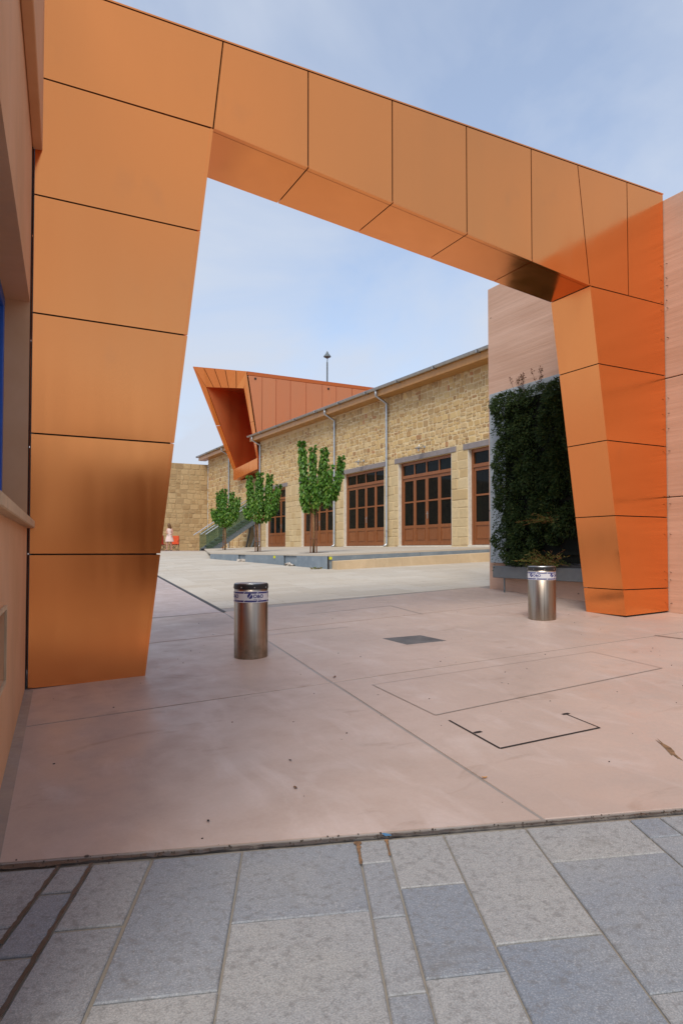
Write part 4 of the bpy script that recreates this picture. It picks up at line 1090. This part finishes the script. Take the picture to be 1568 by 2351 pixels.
# panels along the leaning left side, measured from the far end
joints = [482, 492, 503, 517, 547, 563, 651, 681, 752]
lineLR = lambda px: (lambda r: lineint((0, 0), (r.x, r.y), tuple(TLf), tuple(TC)))(ray(px, 1290))
jp = [lineLR(p) for p in joints]
for k, (a, b) in enumerate(zip(jp[:-1], jp[1:])):
    if k in (4, 6): riser(Vector(a)+Vector((.045, .012)), Vector(b)+Vector((.045, .012)), glo, ghi)     # recessed bays
    else: riser(a, b, glo, ghi)
for k in (4, 6):
    a, b = Vector(jp[k]), Vector(jp[k+1]); m = MB(); rr2 = random.Random(k)
    for i in range(9):
        c = a.lerp(b, rr2.uniform(.15, .85))+Vector((rr2.uniform(-.05, .03), 0)); s = rr2.uniform(.025, .06)
        mm = [Vector((rr2.uniform(-1,1), rr2.uniform(-1,1), rr2.uniform(-.6,.6))) for _ in range(3)]
        m.obox((c.x, c.y, gz(c.x, c.y)+s*.5), mm[0].normalized()*s, mm[1].normalized()*s*.7, mm[2].normalized()*s*.6)
    m.build('rubble', M['rubble'], ter, kind='stuff')
xj = bearing_pt(965, TC.y).x
zst_ = lambda x, y: gz(x, TC.y)+.20+.008*(x-TC.x)
riser((TC.x+.03, TC.y-.001), (xj, TC.y-.001), glo, ghi); riser((xj, TC.y-.001), (XH+.0, TC.y-.001), glo, ghi)
MB().box((TC.x-.005, TC.y-.035, gz(TC.x, TC.y)-.03), (TC.x+.025, TC.y-.002, zt_(TC.x, TC.y)-.06)).build('corner_trim', M['core'], ter)
sx0 = TC.x+.12
pcs = [sx0, sx0+1.9, sx0+3.7, XH]
for a, b in zip(pcs[:-1], pcs[1:]): riser((a, TC.y-.30), (b, TC.y-.30), glo, zst_, .295, M['sandstep'], 'step_block', .002)
for pxq, pyq in ((631*1.0, 1274), (756, 1277)):
    r = ray(pxq, pyq); q = lineLR(pxq) if pxq < 752 else (TC.x+.06, TC.y-.002); z = zt_(*q)-.10
    MB().box((q[0]-.05, q[1]-.03, z-.035), (q[0]+.05, q[1]-.012, z+.035)).build('yellow_marker', M['yellow'], ter)
m = MB(); rr2 = random.Random(8); c = Vector(jp[-1])+Vector((-.25, .15))
for i in range(26):
    leafquad(m, (c.x+rr2.uniform(-.12,.12), c.y+rr2.uniform(-.06,.06), gz(c.x, c.y)+.015), (rr2.uniform(-1,1), rr2.uniform(-1,1), rr2.uniform(0,.6)), rr2.uniform(.04,.09), .6)
o = m.build('dead_leaves', M['leaf_yellow'], None, fix=False); tag(o, 'small heap of dry leaves at the foot of the terrace corner', 'leaves')

# ------------------------------------------------------------------ trees
def tree(px, py, x, hgt, lobes, label, seed):
    rg = random.Random(seed); r = ray(px, 1262); y = x*r.y/r.x; z0 = zt_(x, y)+.002
    t = empty('pollarded_tree', (x, y, z0), label, 'tree', 'young trees along the terrace edge')
    B = Vector((x, y, z0)); right = rt; toward = Vector((-fw.x, -fw.y, 0)).normalized(); fork = hgt*.42
    m = MB(); m.tube([B, B+Vector((.01, 0, fork*.5)), B+Vector((-.01, .01, fork))], [.036, .031, .036], 10)
    lv = MB(); ly = MB(); ring = []
    for (u, w, zb, zt, rad) in lobes:                          # u across, w towards the viewer, both metres; zb..zt heights
        top = B+right*u+toward*w+Vector((0, 0, zt)); bot = B+right*u*.72+toward*w*.72+Vector((0, 0, zb))
        m.tube([B+Vector((0, 0, fork-.05)), B+right*u*.4+toward*w*.4+Vector((0, 0, fork+(zb-fork)*.6)), bot, top], [.03, .022, .016, .006], 6)
        L = (top-bot).length; n = int(520*L*rad/.12)
        for k in range(n):
            tt = rg.random(); c = bot.lerp(top, tt); prof = (min(1, (1-tt)*5+.35)) * (min(1, tt*4+.35))
            a = rg.uniform(0, 2*math.pi); q = rad*.66*prof*rg.uniform(.35, 1.05)
            out = right*math.cos(a)+toward*math.sin(a)
            p = c+out*q+Vector((0, 0, rg.uniform(-.05, .05)))
            d = out*rg.uniform(.15, .55)+Vector((rg.uniform(-.25,.25), rg.uniform(-.25,.25), rg.uniform(-1.3, -.6)))
            if tt > .93: d = out*.8+Vector((rg.uniform(-.4,.4), rg.uniform(-.4,.4), rg.uniform(-.3,.6)))
            leafquad(lv, p, d, rg.uniform(.08, .14), .6, .35)
    for k in range(90):                                        # loose yellowing leaves under the crown
        a = rg.uniform(0, 2*math.pi); p = B+right*math.cos(a)*rg.uniform(.03, .22)+toward*math.sin(a)*rg.uniform(.03,.22)+Vector((0, 0, fork+rg.uniform(-.05, .28)))
        leafquad(ly, p, (rg.uniform(-.5,.5), rg.uniform(-.5,.5), -1), rg.uniform(.06, .12), .55)
    m.build('trunk', M['bark'], t, smooth=True); lv.build('crown', M['leaf'], t, fix=False); ly.build('lower_leaves', M['leaf_yellow'], t, fix=False)
    st = empty('tree_stake', (x, y, z0), 'wooden stakes tied beside the trunk of the '+label.split(' tree')[0].replace('the ', '')+' tree', 'stakes', 'tree stakes on the terrace')
    for s in (-1, 1) if seed != 1 else (-1,):
        MB().tube([B+right*s*.085-Vector((0, 0, .01)), B+right*s*.075+Vector((0, 0, fork*.98))], .02, 7).build('stake', M['stake'], st)
    MB().tube([B+right*(-.10)+toward*.03+Vector((0, 0, fork*.3)), B+right*.10+toward*.03+Vector((0, 0, fork*.3))], .012, 6).build('tie', M['stake'], st)
    slab('tree_pit', [(x-.35, y-.3), (x+.35, y-.3), (x+.35, y+.3), (x-.35, y+.3)], M['soil'], ter, zf=zt_, off=.004, thick=.004)
tree(720, 1270, TC.x+.55, 3.12, [(-.33, 0, 1.5, 3.1, .14), (-.02, .1, 1.55, 2.92, .12), (.30, -.05, 1.5, 2.9, .145), (.48, .05, 1.45, 2.42, .09), (.80, 0, 1.55, 2.65, .13), (.12, .25, 1.3, 1.95, .13), (-.28, .2, 1.2, 1.75, .15), (.48, .12, 1.35, 1.85, .15), (-.02, -.1, 1.2, 1.9, .2), (.3, -.2, 1.4, 2.0, .13)], 'tallest of the pollarded trees with four upright leafy plumes, nearest the terrace corner', 3)
tree(592, 1266, TC.x+.7, 2.68, [(-.30, 0, 1.3, 2.55, .15), (.07, .1, 1.4, 2.66, .17), (.40, -.05, 1.4, 2.6, .15), (.70, 0, 1.3, 2.25, .15), (-.42, .1, 1.15, 1.5, .13), (.45, .2, 1.1, 1.65, .16), (.62, .1, 1.3, 1.9, .13), (0, 0, 1.05, 1.7, .24), (.22, -.2, 1.1, 1.7, .19)], 'middle pollarded tree with rounded leafy plumes, in front of the stairs', 2)
tree(517, 1262, TC.x+1.6, 2.55, [(-.30, 0, 1.35, 2.45, .13), (-.05, .1, 1.3, 2.55, .16), (.28, -.05, 1.3, 2.45, .14), (.55, 0, 1.3, 2.2, .15), (-.52, .05, 1.2, 1.72, .16), (.0, 0, 1.05, 1.75, .25), (.27, .15, 1.1, 1.7, .17), (-.25, .15, 1.1, 1.65, .17)], 'smallest looking pollarded tree farthest along the terrace, before the stone gatehouse', 1)

# ------------------------------------------------------------------ stairs
sy0, sy1 = 35.2, 36.4
sb = hy(475, 1258, sy0); stp = hy(588, 1188, sy0); zg0 = 1.04
stair = empty('steel_stairs', (sb.x, (sy0+sy1)/2, zg0), 'grey open steel staircase with glass balustrades climbing to the copper box', 'stairs')
xa, xb, za, zb = sb.x, stp.x, zg0, stp.z
for y in (sy0, sy1-.05): 
    m = MB(); m.prism([(xa-.02, y, za), (xa+.55, y, za), (xb+.05, y, zb-.28), (xb+.05, y, zb+.02), (xb-.12, y, zb+.02), (xa-.02, y, za+.1)], (0, .05, 0)); m.build('stringer', M['stairs'], stair, bevel=.004)
N = 11
for k in range(N):
    t = (k+.6)/N; x = xa+(xb-xa)*t; z = za+(zb-za)*t+.02
    MB().box((x-.15, sy0+.051, z), (x+.15, sy1-.051, z+.04)).build('tread', M['stairs'], stair, bevel=.004)
    if k % 2 == 0: MB().tube([(x, sy0-.03, z-.06), (x, sy0-.0, z-.06)], .03, 8).build('bolt', M['galv'], stair)
MB().box((xb+.051, sy0, zb-.02), (xb+2.2, sy1, zb+.02)).build('landing', M['stairs'], stair)
for p, q in (((xb-.15, sy0+.1, zb-.2), (xb+.15, sy0+.1, 1.0)), ((xb+.15, sy1-.1, zb-.2), (xb-.2, sy1-.1, 1.0)), ((xb-.25, sy0+.3, 1.0), (xb+.1, sy0+.3, 1.9))): MB().bar(p, q, .07, .07).build('support_post', M['stairs'], stair)
sl = (zb-za)/(xb-xa)
for y, dz in ((sy0-.03, 0), (sy1+.0, 0)):
    for j in range(3):
        x0 = xa-.05+(xb-xa+.3)*j/3+.01; x1 = xa-.05+(xb-xa+.3)*(j+1)/3-.01; z = lambda x: za+(x-xa)*sl
        m = MB(); m.prism([(x0, y, z(x0)-.02), (x1, y, z(x1)-.02), (x1, y, z(x1)+.98), (x0, y, z(x0)+.98)], (0, .015, 0)); m.build('glass_panel', M['glass_green'], stair)
for y, h, e in ((sy0-.09, .93, 0), (sy1+.08, 1.08, -.25), (sy1-.06, .88, .1)):
    MB().tube([(xa-.1+e, y, za+(e-.1)*sl+h), (xb+.1, y, zb+.1*sl+h)], .024, 8).build('handrail', M['inox'], stair)

# ------------------------------------------------------------------ the copper box above the stairs
YR_, YL_ = 35.15, 38.0
Rt = hy(568, 852, YR_); Rb = hy(601, 1077, YR_); Lt = hy(443, 841, YL_); Lb = hy(545, 1103, YL_)
tw = empty('copper_tower', (XH, 36.5, 1.0), 'red copper clad box with a raked open end rising behind the stone hall', 'tower')
def bl(u, v, dx=0.0): return Lt.lerp(Rt, u).lerp(Lb.lerp(Rb, u), v)+Vector((dx, 0, 0))
XE = 27.0
ptop = hy(845, 888, YR_); stp_ = (ptop.z-Rt.z)/(ptop.x-Rt.x)
ztw = lambda x: Rt.z+(x-Rt.x)*stp_
xs = [Rt.x+.0] + [hy(p, 870, YR_).x for p in (602, 634, 667, 703, 740, 772, 808, 845)]
while xs[-1] < XE: xs.append(xs[-1]+1.15)
xleft = lambda z: Rt.x+(Rb.x-Rt.x)*(Rt.z-z)/(Rt.z-Rb.z)
cop = .22
for k, (a, b) in enumerate(zip(xs[:-1], xs[1:])):
    if k == 0: q = [(xleft(Rb.z+.02)+.02, Rb.z+.02), (b-.012, Rb.z+.02), (b-.012, ztw(b)-cop), (xleft(ztw(a)-cop)+.02, ztw(a)-cop)]
    else: q = [(a+.012, Rb.z+.02), (b-.012, Rb.z+.02), (b-.012, ztw(b)-cop), (a+.012, ztw(a)-cop)]
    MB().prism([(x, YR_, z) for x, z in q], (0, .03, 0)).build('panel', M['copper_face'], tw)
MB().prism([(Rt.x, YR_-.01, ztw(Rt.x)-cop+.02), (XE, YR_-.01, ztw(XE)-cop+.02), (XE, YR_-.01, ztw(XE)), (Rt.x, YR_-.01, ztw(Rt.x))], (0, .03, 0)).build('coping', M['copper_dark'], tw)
m = MB()
m.poly([(Rt.x+.25, YR_+.035, ztw(Rt.x)-.03), (XE, YR_+.035, ztw(XE)-.03), (XE, YR_+.035, Rb.z), (Rb.x+.25, YR_+.035, Rb.z)])
m.poly([(Lt.x+.3, YL_, Lt.z-.05), (XE, YL_, ztw(XE)), (XE, YL_, Lb.z), (Lb.x+.2, YL_, Lb.z)])
m.poly([Lt+Vector((0,0,-.03)), Rt+Vector((.0,.03,-.03)), (XE, YR_+.03, ztw(XE)-.02), (XE, YL_, ztw(XE)-.02)])
m.poly([(Lb.x, YL_, Lb.z), (Rb.x, YR_+.04, Rb.z), (XE, YR_+.04, Rb.z), (XE, YL_, Lb.z)])
m.poly([(XE, YR_, Rb.z), (XE, YL_, Rb.z), (XE, YL_, ztw(XE)), (XE, YR_, ztw(XE))])
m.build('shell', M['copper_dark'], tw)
u0, u1, v0, v1 = .115, .885, .175, .93
def plate(ps, name='panel', mat=None, th=.05):
    ps = [Vector(p) for p in ps]; nn = (ps[1]-ps[0]).cross(ps[2]-ps[0]).normalized()
    if nn.x > 0: nn = -nn
    return MB().prism(ps, -nn*th).build(name, mat or M['copper'], tw)
for k in range(5):                                             # head band
    a, b = k/5, (k+1)/5; e = .006; ua, ub = u0+(u1-u0)*a, u0+(u1-u0)*b
    plate([bl(a+e, 0), bl(b-e, 0), bl(ub-e, v0), bl(ua+e, v0)])
for va, vb in ((.0, .45), (.45, .75), (.75, 1)):               # jamb bands
    w = lambda v: v0+(v1-v0)*v
    oa, e = (0 if va == 0 else w(va)), .0015; vb_ = 1 if vb == 1 else w(vb)
    plate([bl(0, oa+e, -.01), bl(u0, w(va)+e), bl(u0, w(vb)-e), bl(0, vb_-e, -.01)])
    plate([bl(u1, w(va)+e, .0), bl(1, oa+e, -.10), bl(1, vb_-e, -.10), bl(u1, w(vb)-e, .0)])
D3 = Vector((2.6, 0, -.15)); inn = [bl(u0, v0), bl(u1, v0), bl(u1, v1), bl(u0, v1)]; bk = [p+D3 for p in inn]
for i in range(4):
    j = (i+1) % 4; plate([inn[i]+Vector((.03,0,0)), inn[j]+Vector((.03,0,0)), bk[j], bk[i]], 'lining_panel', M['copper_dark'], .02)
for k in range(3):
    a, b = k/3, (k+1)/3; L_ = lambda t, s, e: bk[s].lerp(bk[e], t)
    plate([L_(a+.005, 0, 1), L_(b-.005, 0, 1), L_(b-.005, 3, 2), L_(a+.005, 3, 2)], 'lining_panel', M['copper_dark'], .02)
plate([inn[3].lerp(inn[2], .55)+Vector((.5, 0, .05)), inn[3].lerp(inn[2], .98)+Vector((.5, 0, .05)), inn[2].lerp(inn[1], .24)+Vector((.5, 0, 0))], 'glass_screen', M['curtain'], .02)
# sill beam under the opening
for k in range(3):
    a, b = k/3+.004, (k+1)/3-.004; P = lambda t: Lb.lerp(Rb, t)
    q = [P(a), P(b), P(b)+Vector((.0, 0, .62)), P(a)+Vector((0, 0, .62))]
    MB().prism([v+Vector((-.25, 0, 0)) for v in q], (1.0, 0, 0)).build('sill_panel', M['copper'], tw, bevel=.004)
gl = MB(); gl.box((XH+.9, YF+.02, 1.0), (XH+.96, YF0-.02, Rb.z)); gl.build('glazed_screen', M['glass_dark'], tw)
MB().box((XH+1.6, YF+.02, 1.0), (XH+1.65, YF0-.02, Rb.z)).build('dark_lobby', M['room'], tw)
m = MB()
for px, py in ((611*0+ (480+1200/7.127)*.9043, (920+292/7.127)*.9043), ((800+665/19.6)*.9043, (870+2290/19.6)*.9043)):
    q = hy(px, py, YR_); m.lathe((q.x, YR_-.004, q.z), [(.06, -.05), (.06, .05)], 8)
m.build('weep_hole', M['core'], tw)

# mast light behind the roofs
r = ray(751, 1262); yl = 41.0; xl = r.x/r.y*yl; topz = hy(751, 806, yl).z
ml = empty('mast_light', (xl, yl, 1.0), 'slim dark mast with a lantern head rising behind the copper tower', 'lamp post')
MB().tube([(xl, yl, 1.0), (xl, yl, topz-.75)], .055, 8).build('pole', M['stairs'], ml)
MB().tube([(xl, yl, topz-.75), (xl+.02, yl, topz-.5)], .03, 6).build('neck', M['stairs'], ml)
MB().lathe((xl, yl, topz-.5), [(.05, 0), (.26, .12), (.24, .18), (.09, .36)], 12).build('lantern', M['stairs'], ml)
MB().lathe((xl, yl, topz-.14), [(.09, 0), (.07, .06), (.01, .16)], 10).build('finial', M['stairs'], ml)

# ------------------------------------------------------------------ person and folding chairs at the far wall
py_ = 41.6; r = ray(389, 1262); pxx = r.x/r.y*py_; pz = gz(pxx, py_)+.002
pe = empty('person', (pxx, py_, pz), 'person in a sleeveless pale pink dress standing by the far stone wall', 'person')
def P3(a, b, z): return Vector((pxx, py_, pz))+rt*a+Vector((-fw.x, -fw.y, 0)).normalized()*b+Vector((0, 0, z))
bm = bmesh.new()
J = {'pel': (0, 0, .92, .115), 'wa': (0, .0, 1.08, .095), 'ch': (0, .0, 1.26, .115), 'ne': (0, 0, 1.40, .045), 'hd0': (-.015, .0, 1.47, .07), 'hd1': (-.03, .0, 1.56, .085), 'hd2': (-.025, 0, 1.635, .055),
     'hl': (-.08, .02, .86, .085), 'kl': (-.11, .05, .48, .055), 'al': (-.16, .02, .09, .035), 'fl': (-.20, .10, .035, .03), 'hr': (.08, -.02, .86, .085), 'kr': (.10, 0, .48, .055), 'ar': (.12, -.03, .09, .035), 'fr': (.12, .08, .035, .03),
     'sl': (-.15, .0, 1.32, .05), 'el': (-.17, .10, 1.08, .036), 'wl': (-.05, .22, 1.05, .027), 'gl': (.0, .26, 1.06, .03), 'sr': (.15, .0, 1.32, .05), 'er': (.20, .04, 1.07, .036), 'wr': (.14, .20, .98, .027), 'gr': (.10, .25, .97, .03)}
V = {k: bm.verts.new(P3(*v[:3])-Vector((pxx, py_, pz))) for k, v in J.items()}
for e in 'pel wa,wa ch,ch ne,ne hd0,hd0 hd1,hd1 hd2,pel hl,hl kl,kl al,al fl,pel hr,hr kr,kr ar,ar fr,ch sl,sl el,el wl,wl gl,ch sr,sr er,er wr,wr gr'.split(','):
    a, b = e.split(); bm.edges.new((V[a], V[b]))
order = list(J); bm.verts.index_update(); me = bpy.data.meshes.new('body'); bm.to_mesh(me); bm.free(); me.materials.append(M['skin'])
body = link('body', me, (pxx, py_, pz), pe)
md = body.modifiers.new('Skin', 'SKIN')
for i, k in enumerate(order):
    me.skin_vertices[0].data[i].radius = (J[k][3], J[k][3]); me.skin_vertices[0].data[i].use_root = (k == 'pel')
sd_ = body.modifiers.new('Sub', 'SUBSURF'); sd_.levels = 1; sd_.render_levels = 2
m = MB(); n = 24; vs = []; prof = [(.56, .27, .19), (.75, .225, .165), (.98, .155, .13), (1.08, .118, .10), (1.2, .14, .115), (1.30, .145, .115), (1.36, .11, .085)]
for z, a, b in prof: vs += [P3(a*(1+.05*math.sin(k*math.pi*2/n*6)*(1.1-z if z < 1.1 else 0))*math.cos(2*math.pi*k/n), b*math.sin(2*math.pi*k/n), z) for k in range(n)]
m.add(vs, [(i*n+k, i*n+(k+1) % n, (i+1)*n+(k+1) % n, (i+1)*n+k) for i in range(len(prof)-1) for k in range(n)])
m.build('dress', M['dress'], pe, smooth=True)
m = MB(); vs = []; prof = [(1.33, .10, .06, .03), (1.42, .115, .075, .02), (1.52, .112, .10, -.01), (1.60, .098, .095, -.025), (1.66, .06, .06, -.03), (1.675, .01, .01, -.03)]
for z, a, b, o in prof: vs += [P3(o+a*math.cos(2*math.pi*k/16), .025+b*math.sin(2*math.pi*k/16), z) for k in range(16)]
m.add(vs, [(i*16+k, i*16+(k+1) % 16, (i+1)*16+(k+1) % 16, (i+1)*16+k) for i in range(len(prof)-1) for k in range(16)]); m.build('hair', M['hair'], pe, smooth=True)
for s in (-1, 1):
    a = J['fl' if s < 0 else 'fr']; c = P3(a[0], a[1]-.03, .015); m = MB(); m.obox(c, rt*.042, Vector((-fw.x, -fw.y, 0)).normalized()*.12, (0, 0, .013)); m.build('sandal', M['black'], pe, bevel=.008)
def camp_chair(px, yy, rot, mat, label, grp='folding camp chairs by the far wall'):
    r = ray(px, 1262); x = r.x/r.y*yy; z = gz(x, yy)+.003; o = empty('folding_chair', (x, yy, z), label, 'camp chair', grp)
    c, s = math.cos(rot), math.sin(rot)
    T = lambda a, b, h: Vector((x+a*c-b*s, yy+a*s+b*c, z+h))
    for p, q in (((-.26, -.22, 0), (.26, -.22, .42)), ((.26, -.22, 0), (-.26, -.22, .42)), ((-.26, .22, 0), (.26, .22, .42)), ((.26, .22, 0), (-.26, .22, .42)), ((-.27, -.22, 0), (-.27, .22, .42)), ((.27, -.22, 0), (.27, .22, .42))):
        MB().tube([T(*p), T(*q)], .012, 6).build('leg', M['black'], o)
    for sx in (-.27, .27): MB().tube([T(sx, .22, 0), T(sx, .24, .95)], .013, 6).build('back_post', M['black'], o)
    MB().hexa([T(-.25, -.22, .40), T(.25, -.22, .40), T(.24, .22, .36), T(-.24, .22, .36), T(-.25, -.22, .425), T(.25, -.22, .425), T(.24, .22, .385), T(-.24, .22, .385)]).build('seat', mat, o)
    MB().hexa([T(-.26, .22, .36), T(.26, .22, .36), T(.26, .245, .36), T(-.26, .245, .36), T(-.26, .235, .94), T(.26, .235, .94), T(.26, .26, .94), T(-.26, .26, .94)]).build('backrest', mat, o)
    for sx in (-.29, .29): MB().bar(T(sx, -.24, .60), T(sx, .23, .62), .05, .02).build('armrest', M['black'], o)
camp_chair(372, 42.3, .4, M['redcloth'], 'dark red folding camp chair half hidden by the left gateway leg')
camp_chair(399, 42.6, -.5, M['orangecloth'], 'bright orange red folding camp chair just behind the person in the dress')

# ------------------------------------------------------------------ small litter
def litter(px, py, s, mat, name, label, cat='leaf', seed=1):
    rg = random.Random(seed); c = G(px, py); m = MB(); a = rg.uniform(0, 6.28)
    pts = [(math.cos(t)*s*(1.0), math.sin(t)*s*.55) for t in [k*math.pi/4 for k in range(8)]]
    ca, sa = math.cos(a), math.sin(a); vs = []
    for i, (x, y) in enumerate(pts): vs.append((c.x+x*ca-y*sa, c.y+x*sa+y*ca, gz(c.x, c.y)+.006+abs(x)*.35*rg.random()))
    vs.append((c.x, c.y, gz(c.x, c.y)+.005)); m.add(vs, [(i, (i+1) % 8, 8) for i in range(8)])
    o = m.build(name, mat, None, fix=False); tag(o, label, cat)
brownleaf = plain('dead_leaf', (.13, .065, .03), .8, 0, .3, 40); orangeleaf = plain('orange_leaf', (.5, .22, .03), .7)
litter(1112, 1788, .016, orangeleaf, 'fallen_leaf', 'small orange leaf lying on the grey joint in the right foreground', seed=2)
litter(678, 1811, .016, brownleaf, 'fallen_leaf', 'dark curled leaf in the middle of the foreground slab', seed=3)
litter(478, 1888, .011, M['core'], 'fallen_leaf', 'tiny black scrap nearest the front edge of the pink slab', 'scrap', seed=4)
litter(768, 1556, .022, brownleaf, 'fallen_leaf', 'brown leaf beside the crossing of the two grey joints', seed=5)
litter(667, 1748, .012, M['core'], 'fallen_leaf', 'tiny dark scrap above the curled leaf on the foreground slab', 'scrap', seed=6)
litter(888, 1921, .025, plain('blue_scrap', (.05, .16, .30), .5), 'plastic_scrap', 'crumpled blue plastic scrap in the seam of the paving', 'litter', seed=7)
m = MB(); rg = random.Random(17)
for k in range(110):
    x, y = rg.uniform(.3, 7.5), rg.uniform(2.2, 9.2)
    if (x-SEAM[0][0])*sn.x+(y-SEAM[0][1])*sn.y > -.05: continue
    s = rg.uniform(.0015, .005); m.obox((x, y, gz(x, y)+s*.4), (s, s*.3, 0), (-s*.2, s*.6, 0), (0, 0, s*.4))
o = m.build('grit', M['core'], apron, kind='stuff')

# ------------------------------------------------------------------ unseen houses added across the street to put dark bands in the copper's reflections
for (x0, x1, yy, hh, cc, nm, lb_) in ((-14, 1.9, -22, 6.2, (.30, .22, .16), 'house', 'plain cream house added unseen behind the camera for the copper reflections'), (3.4, 4.4, -19, 5.2, (.26, .19, .13), 'reflected_block', 'narrow dark block added between the unseen houses for a dark reflected band'), (5.3, 12, -23, 5.6, (.26, .17, .11), 'house', 'ochre house added unseen behind the camera for the copper reflections'), (15, 30, -20, 7, (.34, .28, .22), 'house', 'long pale house added down the street, unseen behind the camera')):
    o = empty(nm, ((x0+x1)/2, yy-2, 0), lb_, 'building'); MB().box((x0, yy-5, -1.5), (x1, yy, hh)).build('wall', plain('street_render', cc, .9), o)
    k = x0+.5
    while k+1.2 < x1:
        w = MB().box((k, yy+.01, .7), (k+1.0, yy+.07, 2.8)).build('window', M['wood'], o); MB().box((k+.1, yy+.075, .8), (k+.9, yy+.085, 2.7)).build('pane', M['glass_dark'], w); k += 2.6
